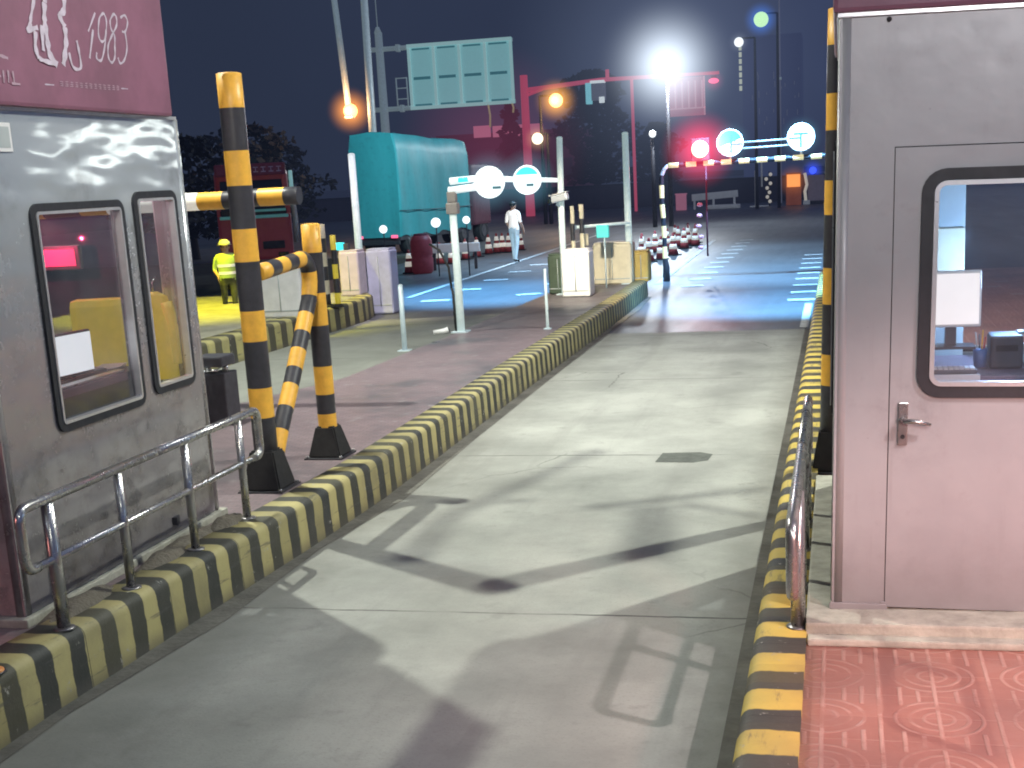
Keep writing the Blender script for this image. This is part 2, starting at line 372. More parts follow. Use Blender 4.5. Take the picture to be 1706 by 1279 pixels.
def m_glow(name, col, strength, radius, power=2.2):
    """added self-glowing sphere that imitates lamp bloom, fading from its centre"""
    m = bpy.data.materials.new(name); m.use_nodes = True
    t = NT(m); n = t.n; n.remove(n['Principled BSDF'])
    tc = n.new('ShaderNodeTexCoord'); ln = n.new('ShaderNodeVectorMath'); ln.operation = 'LENGTH'
    t.l.new(tc.outputs['Object'], ln.inputs[0])
    f = t.math('SUBTRACT', 1.0, t.math('DIVIDE', ln.outputs['Value'], radius), clamp=True)
    f = t.math('MULTIPLY', t.math('POWER', f, power), strength)
    em = n.new('ShaderNodeEmission'); em.inputs['Color'].default_value = (*col, 1); t.l.new(f, em.inputs['Strength'])
    t.l.new(em.outputs[0], n['Material Output'].inputs['Volume'])
    return m

# ------------------------------------------------------------------ mesh helpers
def bm_(): return bmesh.new()

def box(bm, c, s, bev=0.0, rz=0.0, mi=0, seg=2, rx=0.0, ry=0.0):
    mtx = Matrix.Translation(c) @ Matrix.Rotation(rz, 4, 'Z') @ Matrix.Rotation(ry, 4, 'Y') @ Matrix.Rotation(rx, 4, 'X') @ Matrix.Diagonal((s[0], s[1], s[2], 1))
    r = bmesh.ops.create_cube(bm, size=1, matrix=mtx); vs = r['verts']
    fs = {f for v in vs for f in v.link_faces}
    for f in fs: f.material_index = mi
    if bev > 0:
        es = {e for v in vs for e in v.link_edges}
        bmesh.ops.bevel(bm, geom=list(es), offset=bev, segments=seg, profile=.6, affect='EDGES')
    return bm

def bx(bm, x0, x1, y0, y1, z0, z1, bev=0.0, mi=0):
    return box(bm, ((x0+x1)/2, (y0+y1)/2, (z0+z1)/2), (abs(x1-x0), abs(y1-y0), abs(z1-z0)), bev, mi=mi)

def ring_pts(c, d, r, n, up=None):
    d = Vector(d).normalized()
    a = Vector(up) if up else (Vector((0, 0, 1)) if abs(d.z) < .9 else Vector((1, 0, 0)))
    u = d.cross(a).normalized(); w = d.cross(u).normalized()
    return [Vector(c) + u*math.cos(2*PI*i/n)*r + w*math.sin(2*PI*i/n)*r for i in range(n)]

def tube(bm, pts, r, n=12, mi=0, caps=True, mis=None):
    """swept round tube through pts; r may be a list; mis gives a material per segment"""
    pts = [Vector(p) for p in pts]; rs = r if isinstance(r, (list, tuple)) else [r]*len(pts)
    rings = []; up = None
    d0 = (pts[1]-pts[0]).normalized()
    ref = Vector((0, 0, 1)) if abs(d0.z) < .9 else Vector((1, 0, 0))
    for i, p in enumerate(pts):
        if i == 0: d = pts[1]-pts[0]
        elif i == len(pts)-1: d = pts[-1]-pts[-2]
        else: d = (pts[i]-pts[i-1]).normalized() + (pts[i+1]-pts[i]).normalized()
        d = d.normalized()
        u = d.cross(ref)
        if u.length < 1e-4: u = d.cross(Vector((0, 1, 0)))
        u.normalize(); w = u.cross(d).normalized(); ref = w
        rings.append([bm.verts.new(p + u*math.cos(2*PI*k/n)*rs[i] + w*math.sin(2*PI*k/n)*rs[i]) for k in range(n)])
    for i in range(len(rings)-1):
        for k in range(n):
            f = bm.faces.new((rings[i][k], rings[i][(k+1) % n], rings[i+1][(k+1) % n], rings[i+1][k]))
            f.smooth = True; f.material_index = mis[i] if mis else mi
    if caps:
        f = bm.faces.new(list(reversed(rings[0]))); f.material_index = mis[0] if mis else mi
        f = bm.faces.new(rings[-1]); f.material_index = mis[-1] if mis else mi
    return bm

def ball(bm, c, r, sx=1, sy=1, sz=1, u=16, v=10, mi=0):
    rr = bmesh.ops.create_uvsphere(bm, u_segments=u, v_segments=v, radius=r, matrix=Matrix.Translation(c) @ Matrix.Diagonal((sx, sy, sz, 1)))
    for q in rr['verts']:
        for f in q.link_faces: f.smooth = True; f.material_index = mi
    return bm

def lathe(bm, prof, c=(0, 0, 0), n=20, mis=None):
    rings = [[bm.verts.new((c[0]+r*math.cos(2*PI*k/n), c[1]+r*math.sin(2*PI*k/n), c[2]+z)) for k in range(n)] for r, z in prof]
    for i in range(len(rings)-1):
        for k in range(n):
            f = bm.faces.new((rings[i][k], rings[i][(k+1) % n], rings[i+1][(k+1) % n], rings[i+1][k])); f.smooth = True
            if mis: f.material_index = mis[i]
    bm.faces.new(list(reversed(rings[0]))); bm.faces.new(rings[-1])
    return bm

def poly(bm, pts, mi=0):
    f = bm.faces.new([bm.verts.new(p) for p in pts]); f.material_index = mi; return f

def obj(name, bm, m, parent=None, bevel=0, loc=None):
    bmesh.ops.recalc_face_normals(bm, faces=bm.faces)
    me = bpy.data.meshes.new(name); bm.to_mesh(me); bm.free()
    for q in (m if isinstance(m, (list, tuple)) else [m]): me.materials.append(q)
    o = bpy.data.objects.new(name, me); COL.objects.link(o)
    if loc: o.location = loc
    if parent: o.parent = parent
    return o

def tag(o, label=None, cat=None, group=None, kind=None):
    if label: o['label'] = label
    if cat: o['category'] = cat
    if group: o['group'] = group
    if kind: o['kind'] = kind
    return o

def thing(name, label, cat, loc=(0, 0, 0), rz=0, group=None):
    o = bpy.data.objects.new(name, None); COL.objects.link(o); o.empty_display_size = .1
    o.location = loc; o.rotation_euler = (0, 0, rz)
    return tag(o, label, cat, group)

def copy_tree(o, parent=None):
    c = o.copy(); COL.objects.link(c)
    if parent: c.parent = parent
    for ch in list(o.children): copy_tree(ch, c)
    return c

def struct(name, bm, m): return tag(obj(name, bm, m), kind='structure')

def light(kind, name, loc, aim, energy, col, parent=None, size=.1, spot=90, blend=.7):
    d = bpy.data.lights.new(name, kind); d.energy = energy; d.color = col
    if kind == 'SPOT': d.spot_size = math.radians(spot); d.spot_blend = blend; d.shadow_soft_size = size
    elif kind == 'POINT': d.shadow_soft_size = size
    elif kind == 'AREA': d.shape = 'RECTANGLE'; d.size = size; d.size_y = size
    o = bpy.data.objects.new(name, d); COL.objects.link(o); o.location = loc
    if aim is not None: o.rotation_euler = (Vector(aim)-Vector(loc)).to_track_quat('-Z', 'Y').to_euler()
    if parent: o.parent = parent; o.location = Vector(loc)-parent.location
    return o

# ------------------------------------------------------------------ camera
cd = bpy.data.cameras.new('camera'); cam = bpy.data.objects.new('camera', cd); COL.objects.link(cam)
cd.sensor_width = 36; cd.lens = 2191.8945/1706*36
cd.shift_x = -(905.799-853)/1706; cd.shift_y = (794.593-639.5)/1706
cd.clip_start = .05; cd.clip_end = 3000
Rm = Matrix(((.975785299, .212799874, -.0505891664), (.000844277726, .227619301, .973749835), (.218728913, -.950213485, .221927906)))
cam.matrix_world = Matrix.Translation((0, 0, 2.45)) @ Rm.transposed().to_4x4()
sc.camera = cam

# ------------------------------------------------------------------ world: night sky with town glow
w = bpy.data.worlds.new('World'); sc.world = w; w.use_nodes = True
n = w.node_tree.nodes; l = w.node_tree.links
bg = n['Background']; out = n['World Output']
sky = n.new('ShaderNodeTexSky'); sky.sky_type = 'NISHITA'; sky.sun_disc = False
sky.sun_elevation = math.radians(-4); sky.sun_rotation = math.radians(140)
l.new(sky.outputs[0], bg.inputs['Color']); bg.inputs['Strength'].default_value = .008
tc = n.new('ShaderNodeTexCoord'); sp = n.new('ShaderNodeSeparateXYZ'); l.new(tc.outputs['Generated'], sp.inputs[0])
mrx = n.new('ShaderNodeMapRange'); mrx.inputs['From Min'].default_value = -.42; mrx.inputs['From Max'].default_value = .05
l.new(sp.outputs[0], mrx.inputs['Value'])
rp = n.new('ShaderNodeValToRGB'); e = rp.color_ramp.elements
e[0].position, e[0].color = 0, (*sl((34, 43, 56)), 1)
e[1].position, e[1].color = 1, (*sl((80, 93, 134)), 1)
q = e.new(.5); q.color = (*sl((54, 65, 90)), 1)
l.new(mrx.outputs[0], rp.inputs['Fac'])
mrz = n.new('ShaderNodeMapRange'); mrz.inputs['From Min'].default_value = 0.0; mrz.inputs['From Max'].default_value = .12
mrz.inputs['To Min'].default_value = .82; mrz.inputs['To Max'].default_value = 1.0
l.new(sp.outputs[2], mrz.inputs['Value'])
mul = n.new('ShaderNodeMixRGB'); mul.blend_type = 'MULTIPLY'; mul.inputs[0].default_value = 1
l.new(rp.outputs[0], mul.inputs[1]); l.new(mrz.outputs[0], mul.inputs[2])
nzs = n.new('ShaderNodeTexNoise'); nzs.inputs['Scale'].default_value = 5.5; nzs.inputs['Detail'].default_value = 4; l.new(tc.outputs['Generated'], nzs.inputs['Vector'])
mrs = n.new('ShaderNodeMapRange'); mrs.inputs['From Min'].default_value = .3; mrs.inputs['From Max'].default_value = .7; mrs.inputs['To Min'].default_value = .82; mrs.inputs['To Max'].default_value = 1.22; l.new(nzs.outputs['Fac'], mrs.inputs['Value'])
mul2 = n.new('ShaderNodeMixRGB'); mul2.blend_type = 'MULTIPLY'; mul2.inputs[0].default_value = 1; l.new(mul.outputs[0], mul2.inputs[1]); l.new(mrs.outputs[0], mul2.inputs[2]); mul = mul2
bg2 = n.new('ShaderNodeBackground'); l.new(mul.outputs[0], bg2.inputs['Color']); bg2.inputs['Strength'].default_value = 1.0
ad = n.new('ShaderNodeAddShader'); l.new(bg.outputs[0], ad.inputs[0]); l.new(bg2.outputs[0], ad.inputs[1])
l.new(ad.outputs[0], out.inputs['Surface'])

# faint moon-like directional light for the night
sd = bpy.data.lights.new('night_sun', 'SUN'); sd.energy = .06; sd.angle = math.radians(2); sd.color = (.75, .85, 1)
so = bpy.data.objects.new('night_sun', sd); COL.objects.link(so); so.location = (0, 0, 60)
so.rotation_euler = (math.radians(40), math.radians(-25), 0)

# ------------------------------------------------------------------ ground, lanes, islands
def sheet(name, pts, z, m):
    b = bm_(); poly(b, [(x, y, z) for x, y in pts]); return struct(name, b, m)
def grid_sheet(name, x0, x1, y0, y1, z, m): return sheet(name, [(x0, y0), (x1, y0), (x1, y1), (x0, y1)], z, m)

grid_sheet('ground', -600, 600, -60, 1200, -.012, M['ground'])
grid_sheet('road', -60, 40, 18, 400, -.006, M['asphalt'])
grid_sheet('entry_lane', -3.9, -.1, -8, 20.4, 0, M['concrete'])
sheet('neighbour_lane', [(-9.2, -8), (-5.3, -8), (-5.3, 24.2), (-9.2, 23.2)], 0, M['concrete2'])
grid_sheet('verge', -60, -13.6, 10, 45, -.001, M['verge'])
# gutters: dark grimy strips beside the kerbs
KL = [(-3.80, 3.0), (-3.77, 5.37), (-3.70, 6.8), (-3.61, 8.28), (-3.56, 9.74), (-3.58, 12), (-3.62, 15), (-3.63, 20.1), (-3.68, 24), (-3.74, 26.4)]
b = bm_()
vs = [(b.verts.new((x-.02, y, .004)), b.verts.new((x+.13+.05*math.sin(y*2.1), y, .004))) for x, y in KL]
for a, c in zip(vs, vs[1:]): b.faces.new((a[0], a[1], c[1], c[0]))
struct('gutter', b, M['gutter'])
b = bm_(); poly(b, [(-.50, -8, .004), (-.36, -8, .004), (-.36, 20.4, .004), (-.50, 20.4, .004)]); struct('gutter', b, M['gutter'])

def kerb(name, path, wdt, hgt, m, side, rad=.06):
    """rounded kerb stone along path; side=-1: body lies towards -x of the path"""
    prof = [(0, 0), (-.012, hgt-rad)] + [(-.012-rad+rad*math.cos(a), hgt-rad+rad*math.sin(a)) for a in [PI/2*k/4 for k in range(1, 5)]] + [(-wdt, hgt), (-wdt, 0)]
    b = bm_(); rings = []
    P = []
    for (x0, y0), (x1, y1) in zip(path, path[1:]):
        k = max(1, int(math.hypot(x1-x0, y1-y0)/.4))
        P += [(x0+(x1-x0)*i/k, y0+(y1-y0)*i/k) for i in range(k)]
    P.append(path[-1])
    for i, (x, y) in enumerate(P):
        a = P[max(0, i-1)]; c = P[min(len(P)-1, i+1)]
        d = Vector((c[0]-a[0], c[1]-a[1], 0)).normalized(); nn = Vector((d.y, -d.x, 0))*(-side)  # outward normal
        rings.append([b.verts.new((x+nn.x*px, y+nn.y*px, pz)) for px, pz in prof])
    for r0, r1 in zip(rings, rings[1:]):
        for k in range(len(prof)-1):
            f = b.faces.new((r0[k], r0[k+1], r1[k+1], r1[k])); f.smooth = True
    b.faces.new(rings[0]); b.faces.new(list(reversed(rings[-1])))
    return struct(name, b, m)

kerb('kerb', KL + [(-3.80, 26.9), (-4.0, 27.4), (-4.35, 27.7), (-4.7, 27.8)], .26, .34, M['kerb_near'], -1)
kerb('kerb', [(-.38, 27.0), (-.385, 20), (-.40, 8), (-.40, 2.5)], .255, .34, M['kerb_right'], -1)
kerb('kerb', [(-8.75, 12), (-8.7, 18), (-8.6, 23.2), (-8.75, 24.2), (-9.1, 24.9), (-9.6, 25.3)], .30, .42, M['kerb_far'], -1)
# island tops
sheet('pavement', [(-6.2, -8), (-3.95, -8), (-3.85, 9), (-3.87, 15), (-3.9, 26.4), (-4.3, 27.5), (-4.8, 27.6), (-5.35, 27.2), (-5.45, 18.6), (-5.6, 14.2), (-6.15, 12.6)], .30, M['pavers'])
b = bm_()
edge_pts = [(-6.2, -8), (-6.15, 12.6), (-5.6, 14.2), (-5.45, 18.6), (-5.35, 27.2), (-4.8, 27.6)]
for (xa, ya), (xb, yb) in zip(edge_pts, edge_pts[1:]):
    poly(b, [(xa-.002, ya, 0), (xb-.002, yb, 0), (xb-.002, yb, .297), (xa-.002, ya, .297)])
struct('kerb', b, M['kerb_far'])
grid_sheet('pavement', -.16, 6, -8, 27, .30, M['tiles'])
sheet('pavement', [(-14, 12), (-8.98, 12), (-8.92, 18), (-8.85, 23.2), (-9.2, 24.8), (-9.7, 25.2), (-14, 25.2)], .40, mat('island_far_top', (.34, .33, .24), .8, noise=.35, nscale=2))
# sand washed up on the near left kerb top
def m_sand():
    return mat('sand', (.17, .15, .115), .95, noise=.35, nscale=14, bump=.6, bscale=50)
M['sand'] = m_sand()
b = bm_()
for cx, cy, rx, ry, hh in [(-3.98, 6.05, .14, .42, .05), (-3.95, 6.9, .12, .34, .05), (-3.93, 7.72, .11, .25, .06), (-4.0, 7.3, .1, .5, .03)]:
    N = 18; c0 = b.verts.new((cx, cy, .335+hh))
    r1 = [b.verts.new((cx+rx*.55*math.cos(2*PI*k/N)*random.uniform(.85, 1.15), cy+ry*.55*math.sin(2*PI*k/N)*random.uniform(.85, 1.15), .335+hh*random.uniform(.4, .75))) for k in range(N)]
    r2 = [b.verts.new((cx+rx*math.cos(2*PI*k/N)*random.uniform(.85, 1.2), cy+ry*math.sin(2*PI*k/N)*random.uniform(.85, 1.2), .30)) for k in range(N)]
    for k in range(N):
        b.faces.new((c0, r1[k], r1[(k+1) % N])).smooth = True
        b.faces.new((r1[k], r2[k], r2[(k+1) % N], r1[(k+1) % N])).smooth = True
tag(obj('sand', b, M['sand']), 'brown sand and grime heaped along the back of the near left kerb', 'sand', kind='stuff')

b = bm_(); poly(b, [(-1.55, 11.05, .0025), (-1.22, 11.03, .0025), (-1.10, 11.12, .0025), (-1.08, 11.36, .0025), (-1.2, 11.45, .0025), (-1.53, 11.42, .0025)]); struct('road_patch', b, mat('tar_patch', (.11, .12, .105), .8, noise=.45, nscale=9))
# road markings
b = bm_()
def mark(b, x0, y0, x1, y1, wd, z=.004):
    d = Vector((x1-x0, y1-y0, 0)).normalized(); nn = Vector((-d.y, d.x, 0))*wd/2
    poly(b, [(x0-nn.x, y0-nn.y, z), (x1-nn.x, y1-nn.y, z), (x1+nn.x, y1+nn.y, z), (x0+nn.x, y0+nn.y, z)])
mark(b, -3.95, 29.5, -4.25, 47, .14)
mark(b, -9.3, 28, -9.75, 55, .14)
mark(b, -.52, 20.6, -.52, 24.2, .13)
for i in range(11):
    y = 28.6+i*1.75; mark(b, -3.30+random.uniform(-.04, .04), y, -2.85, y+.12, .34)
for i in range(9):
    y = 24.9+i*1.55; mark(b, -.92, y, -.42, y+.05, .32)
for i in range(8):
    y = 27+i*2.6; mark(b, -8.7, y, -8.1, y+.12, .34); mark(b, -6.8+i*.05, y+.8, -6.3+i*.05, y+1.0, .30)
struct('road_marking', b, M['paint_line'])

# ------------------------------------------------------------------ toll booths
def rrect(w_, h_, r, seg=6):
    pts = []
    for cx, cy, a0 in ((w_/2-r, h_/2-r, 0), (-w_/2+r, h_/2-r, PI/2), (-w_/2+r, -h_/2+r, PI), (w_/2-r, -h_/2+r, 1.5*PI)):
        for k in range(seg+1):
            a = a0+PI/2*k/seg; pts.append((cx+r*math.cos(a), cy+r*math.sin(a)))
    return pts

def frame_ring(bm, mp, w_, h_, r, th, d0, d1, mi=0):
    """rounded ring between outer w_ x h_ and inner inset th; mp maps (u, v, depth) to a point"""
    A = rrect(w_, h_, r); B = rrect(w_-2*th, h_-2*th, max(.005, r-th)); N = len(A)
    R = [[bm.verts.new(mp(u, v, d)) for u, v in L] for L, d in ((A, d0), (A, d1), (B, d1), (B, d0))]
    for i in range(4):
        for k in range(N):
            f = bm.faces.new((R[i][k], R[i][(k+1) % N], R[(i+1) % 4][(k+1) % N], R[(i+1) % 4][k])); f.material_index = mi

def window(parent, mp, w_, h_, r, th_g, th_t, name='window', pane_depth=-.02):
    g = bm_(); frame_ring(g, mp, w_, h_, r, th_g, -.03, .016)
    f = obj(name, g, M['gasket'], parent)
    g = bm_(); frame_ring(g, mp, w_-2*th_g-.002, h_-2*th_g-.002, max(.01, r-th_g), th_t, -.03, .022); obj('frame', g, M['trim'], f)
    g = bm_(); P = rrect(w_-2*(th_g+th_t*.5), h_-2*(th_g+th_t*.5), max(.006, r-th_g-th_t*.5)); g.faces.new([g.verts.new(mp(u, v, pane_depth)) for u, v in P]); obj('pane', g, M['glass'], f)
    return f

def wall_cells(bm, u_cuts, v_cuts, holes, put):
    """boxes for every grid cell that is not a hole"""
    for i in range(len(u_cuts)-1):
        for j in range(len(v_cuts)-1):
            if (i, j) not in holes: put(bm, u_cuts[i], u_cuts[i+1], v_cuts[j], v_cuts[j+1])

# ---- left booth: side wall with two windows faces the lane (x = -4.15)
LX = -4.15
lb = thing('toll_booth', 'grey steel toll booth with two lane windows under a maroon 1983 sign', 'toll booth', (-4.9, 6.9, .30), group='toll booths beside the entry lane')
def P_(o, p): return tuple(Vector(p)-o.location)
def lobj(name, bm, m, parent=None):
    o = obj(name, bm, m); o.parent = parent or lb
    off = lb.location
    o.data.transform(Matrix.Translation(-off)); return o
b = bm_()
W1 = (6.30, 7.25, 1.22, 2.45); W2 = (7.37, 7.91, 1.25, 2.49)
Y0, Y1, Z0, Z1 = 5.80, 8.06, .34, 2.93
i_ = .035
uc = [Y0, W1[0]+i_, W1[1]-i_, W2[0]+i_, W2[1]-i_, Y1]; 
def put(bm, a, c, d, e_): bx(bm, LX-.06, LX, a, c, d, e_)
# columns with separate vertical cuts
for k, (ya, yb) in enumerate(zip(uc, uc[1:])):
    if k in (1, 3):
        W = W1 if k == 1 else W2
        put(b, ya, yb, Z0, W[2]+i_); put(b, ya, yb, W[3]-i_, Z1)
    else: put(b, ya, yb, Z0, Z1)
bx(b, -5.75, LX-.06, Y0, Y0+.06, Z0, Z1)          # rear wall towards camera
bx(b, -5.75, LX-.06, Y1-.06, Y1, Z0, 1.2); bx(b, -5.75, LX-.06, Y1-.06, Y1, 2.45, Z1); bx(b, -5.75, -5.58, Y1-.06, Y1, 1.2, 2.45); bx(b, LX-.20, LX-.06, Y1-.06, Y1, 1.2, 2.45)
bx(b, -5.75, -5.69, Y0+.06, Y1-.06, Z0, 1.0)      # left wall, low
bx(b, -5.75, -5.69, Y0+.06, Y1-.06, 2.4, Z1)
bx(b, -5.69, LX-.06, Y0+.06, Y1-.06, 2.86, 2.92)  # ceiling
bx(b, -5.69, LX-.06, Y0+.06, Y1-.06, .345, .40)    # floor
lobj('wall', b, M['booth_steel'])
b = bm_(); tube(b, [(LX-.035, Y0+.035, Z0), (LX-.035, Y0+.035, Z1)], .042, 14); lobj('corner_post', b, M['booth_steel'])
b = bm_(); tube(b, [(LX-.035, Y1-.035, Z0), (LX-.035, Y1-.035, Z1)], .042, 14); lobj('corner_post', b, M['booth_steel'])
b = bm_(); bx(b, -5.80, LX+.04, Y0-.05, Y1+.05, .296, .345, .008); lobj('plinth', b, M['plinth'])
b = bm_(); bx(b, -5.85, LX+.06, Y0-.06, Y1-.16, 2.94, 3.66, .02); lobj('fascia', b, M['maroon'])
b = bm_(); bx(b, -5.78, LX+.02, Y0-.02, Y1-.05, 2.925, 2.945); lobj('eave_trim', b, M['trim'])
f = window(lb, lambda u, v, d: (-4.965+u, Y1+d, 1.825+v), 1.30, 1.32, .07, .042, .016)
for o in [f] + list(f.children): o.data.transform(Matrix.Translation(-lb.location))
for W in (W1, W2):
    cy, cz, ww, hh = (W[0]+W[1])/2, (W[2]+W[3])/2, W[1]-W[0], W[3]-W[2]
    f = window(lb, lambda u, v, d, cy=cy, cz=cz: (LX+d, cy+u, cz+v), ww, hh, .07, .042, .016)
    for o in [f] + list(f.children): o.data.transform(Matrix.Translation(-lb.location))
# writing on the fascia
def ribbon(bm, pts, wd, x, close=False):
    P = [Vector((0, p[0], p[1])) for p in pts]
    # smooth the polyline
    Q = []
    for i in range(len(P)-1):
        p0 = P[max(0, i-1)]; p1 = P[i]; p2 = P[i+1]; p3 = P[min(len(P)-1, i+2)]
        for k in range(5):
            t = k/5; Q.append(.5*((2*p1)+(-p0+p2)*t+(2*p0-5*p1+4*p2-p3)*t*t+(-p0+3*p1-3*p2+p3)*t**3))
    Q.append(P[-1]); L = []; R = []
    for i, p in enumerate(Q):
        d = (Q[min(len(Q)-1, i+1)]-Q[max(0, i-1)]).normalized(); nn = Vector((0, -d.z, d.y))
        wv = wd*(.5+.14*math.sin(i*1.3))
        L.append(bm.verts.new((x, p.y+nn.y*wv, p.z+nn.z*wv))); R.append(bm.verts.new((x, p.y-nn.y*wv, p.z-nn.z*wv)))
    for i in range(len(Q)-1): bm.faces.new((L[i], L[i+1], R[i+1], R[i]))
STROKES = [
('c1', [(6.517, 3.509), (6.511, 3.483), (6.464, 3.395), (6.451, 3.356)], 0.0225), ('c1', [(6.457, 3.365), (6.409, 3.323)], 0.0225),
('c1', [(6.41, 3.325), (6.513, 3.347)], 0.0275), ('c1', [(6.602, 3.48), (6.585, 3.407), (6.582, 3.364), (6.586, 3.279), (6.592, 3.219), (6.651, 3.167)], 0.0376),
('c1', [(6.485, 3.325), (6.466, 3.244), (6.484, 3.19)], 0.0301), ('c1', [(6.484, 3.19), (6.543, 3.18), (6.643, 3.168)], 0.0225), ('c1', [(6.547, 3.361), (6.532, 3.232)], 0.0301),
('c1', [(6.517, 3.50), (6.55, 3.58), (6.60, 3.62)], 0.03), ('c1', [(6.602, 3.48), (6.62, 3.56)], 0.03),
('c2', [(6.803, 3.60), (6.803, 3.541), (6.785, 3.461), (6.737, 3.43), (6.776, 3.373)], 0.0351), ('c2', [(6.772, 3.373), (6.769, 3.307), (6.745, 3.24), (6.712, 3.172)], 0.0376),
('c2', [(6.782, 3.242), (6.806, 3.167), (6.883, 3.17), (6.883, 3.259), (6.874, 3.312)], 0.0175),
('n1', [(7.104, 3.481), (7.008, 3.372)], 0.012), ('n1', [(7.059, 3.386), (6.987, 3.226)], 0.016),
('n9', [(7.196, 3.49), (7.142, 3.453), (7.113, 3.368), (7.135, 3.329), (7.181, 3.351), (7.217, 3.447), (7.196, 3.49)], 0.013), ('n9', [(7.201, 3.399), (7.166, 3.308), (7.111, 3.226), (7.063, 3.232), (7.07, 3.264)], 0.013),
('n8', [(7.307, 3.497), (7.26, 3.455), (7.259, 3.409), (7.288, 3.374), (7.277, 3.308), (7.263, 3.251), (7.224, 3.22), (7.193, 3.246), (7.204, 3.311), (7.259, 3.372), (7.325, 3.434), (7.332, 3.481), (7.307, 3.497)], 0.013),
('n3', [(7.379, 3.481), (7.431, 3.5), (7.457, 3.465), (7.419, 3.409), (7.38, 3.405)], 0.013), ('n3', [(7.413, 3.402), (7.415, 3.319), (7.372, 3.249), (7.318, 3.222), (7.297, 3.253)], 0.013)]
FX = LX+.06
for key, nm in (('c', 'brush_character'), ('n', 'numeral')):
    for s_ in sorted({q[0] for q in STROKES if q[0][0] == key}):
        b = bm_()
        for i, (kk, pts, wd) in enumerate([q for q in STROKES if q[0] == s_]): ribbon(b, pts, wd, FX+.003+.0007*i)
        lobj(nm, b, M['letter'])
b = bm_()
b.free()
for pts in ([(6.511, 3.061), (6.598, 3.062)], [(7.294, 3.08), (7.371, 3.081)]):
    b = bm_(); ribbon(b, pts, .006, FX+.003); lobj('rule_line', b, M['letter'])

b = bm_()
for k in range(13):
    y = 6.66+k*.0485; z = 3.062+.0006*k
    for q in range(3):
        ribbon(b, [(y+random.uniform(-.004, .004), z+q*.011), (y+.03, z+q*.011+random.uniform(-.003, .003))], .0035, FX+.003+.0006*q)
    ribbon(b, [(y+.015, z-.004), (y+.015, z+.026)], .0035, FX+.0055)
lobj('small_caption', b, M['letter_dim'])
b = bm_()
for i, (pts, wd) in enumerate([([(6.10, 3.185), (6.16, 3.179), (6.214, 3.171)], .015), ([(6.157, 3.11), (6.15, 3.049)], .012), ([(6.197, 3.113), (6.189, 3.051)], .012), ([(6.236, 3.111), (6.236, 3.051)], .012), ([(6.214, 3.05), (6.286, 3.049)], .011), ([(6.10, 3.08), (6.13, 3.08)], .012)]):
    ribbon(b, pts, wd, FX+.003+.0006*i)
lobj('small_lettering', b, M['letter_dim'])
# notice plate by the upper edge
b = bm_(); bx(b, LX, LX+.008, 6.02, 6.235, 2.715, 2.86, .003); pl = lobj('notice_plate', b, M['plastic_white'])
b = bm_(); bx(b, LX+.008, LX+.010, 6.04, 6.215, 2.735, 2.84); o = lobj('notice_face', b, M['cabinet']); o.parent = pl

# things inside the left booth
t = thing('computer_monitor', 'bright white computer monitor seen through the left booth window', 'monitor', (-4.36, 6.80, 1.43))
b = bm_(); box(b, (0, 0, .16), (.03, .44, .25), .008, rz=-.12); obj('screen_casing', b, M['dark_panel'], t)
b = bm_(); box(b, (.019, -.0, .16), (.006, .415, .225), rz=-.12); obj('screen', b, E_['screen'], t)
b = bm_(); box(b, (-.04, 0, .03), (.04, .06, .12)); box(b, (-.04, 0, .008), (.14, .22, .016)); obj('stand', b, M['dark_panel'], t)
t = thing('desk', 'dark desk under the white monitor inside the left booth', 'desk', (-4.57, 6.85, .40))
b = bm_(); bx(b, -.36, .36, -.85, .60, .98, 1.03, .008); obj('desk_top', b, M['desk'], t)
for q in (-.8, .52):
    b = bm_(); bx(b, -.3, .3, q, q+.04, 0, .98); obj('panel', b, M['desk'], t)
b = bm_(); bx(b, .28, .345, -.7, .35, 1.032, 1.045, .003); obj('edge_strip', b, M['trim'], t)
t = thing('reflection_chair', 'glowing yellow chair added in place of a yellow window reflection', 'chair', (-4.46, 7.42, .40), .25)  # added to imitate a yellow reflection in the window
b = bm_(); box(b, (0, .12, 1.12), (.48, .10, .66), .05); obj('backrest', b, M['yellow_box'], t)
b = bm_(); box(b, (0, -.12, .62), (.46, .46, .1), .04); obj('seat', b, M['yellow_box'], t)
b = bm_(); tube(b, [(.08, -.05, .02), (.08, -.05, .58)], .035, 10); box(b, (.08, -.05, .03), (.5, .07, .05)); box(b, (.08, -.05, .03), (.07, .5, .05)); obj('pedestal', b, M['dark_metal'], t)
t = thing('keyboard', 'dark keyboard on the desk below the left booth monitor', 'keyboard', (-4.40, 7.02, 1.432))
b = bm_(); box(b, (0, 0, .012), (.12, .34, .022), .005); obj('keyboard_body', b, M['dark_panel'], t)
b = bm_()
for i in range(13):
    for j in range(4): box(b, (-.036+j*.024, -.15+i*.025, .026), (.018, .019, .008))
obj('keys', b, M['cabinet'], t)
t = thing('paper_pile', 'loose white papers on the desk right of the left booth keyboard', 'papers', (-4.42, 7.28, 1.432))
for k in range(4):
    b = bm_(); box(b, (.01*k, .012*k, .004+.005*k), (.15, .21, .003), rz=.2*k-.3); obj('sheet', b, M['plastic_white'], t)
t = thing('jacket', 'glowing yellow jacket added in place of a reflection in the narrow window', 'jacket', (-4.37, 7.90, 1.28))  # added for the yellow reflection in the narrow pane
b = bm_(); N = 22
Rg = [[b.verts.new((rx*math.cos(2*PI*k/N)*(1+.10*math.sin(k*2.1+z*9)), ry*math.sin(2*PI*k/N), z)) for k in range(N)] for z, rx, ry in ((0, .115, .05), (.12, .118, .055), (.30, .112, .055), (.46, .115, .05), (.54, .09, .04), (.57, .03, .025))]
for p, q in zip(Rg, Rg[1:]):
    for k in range(N): b.faces.new((p[k], p[(k+1) % N], q[(k+1) % N], q[k])).smooth = True
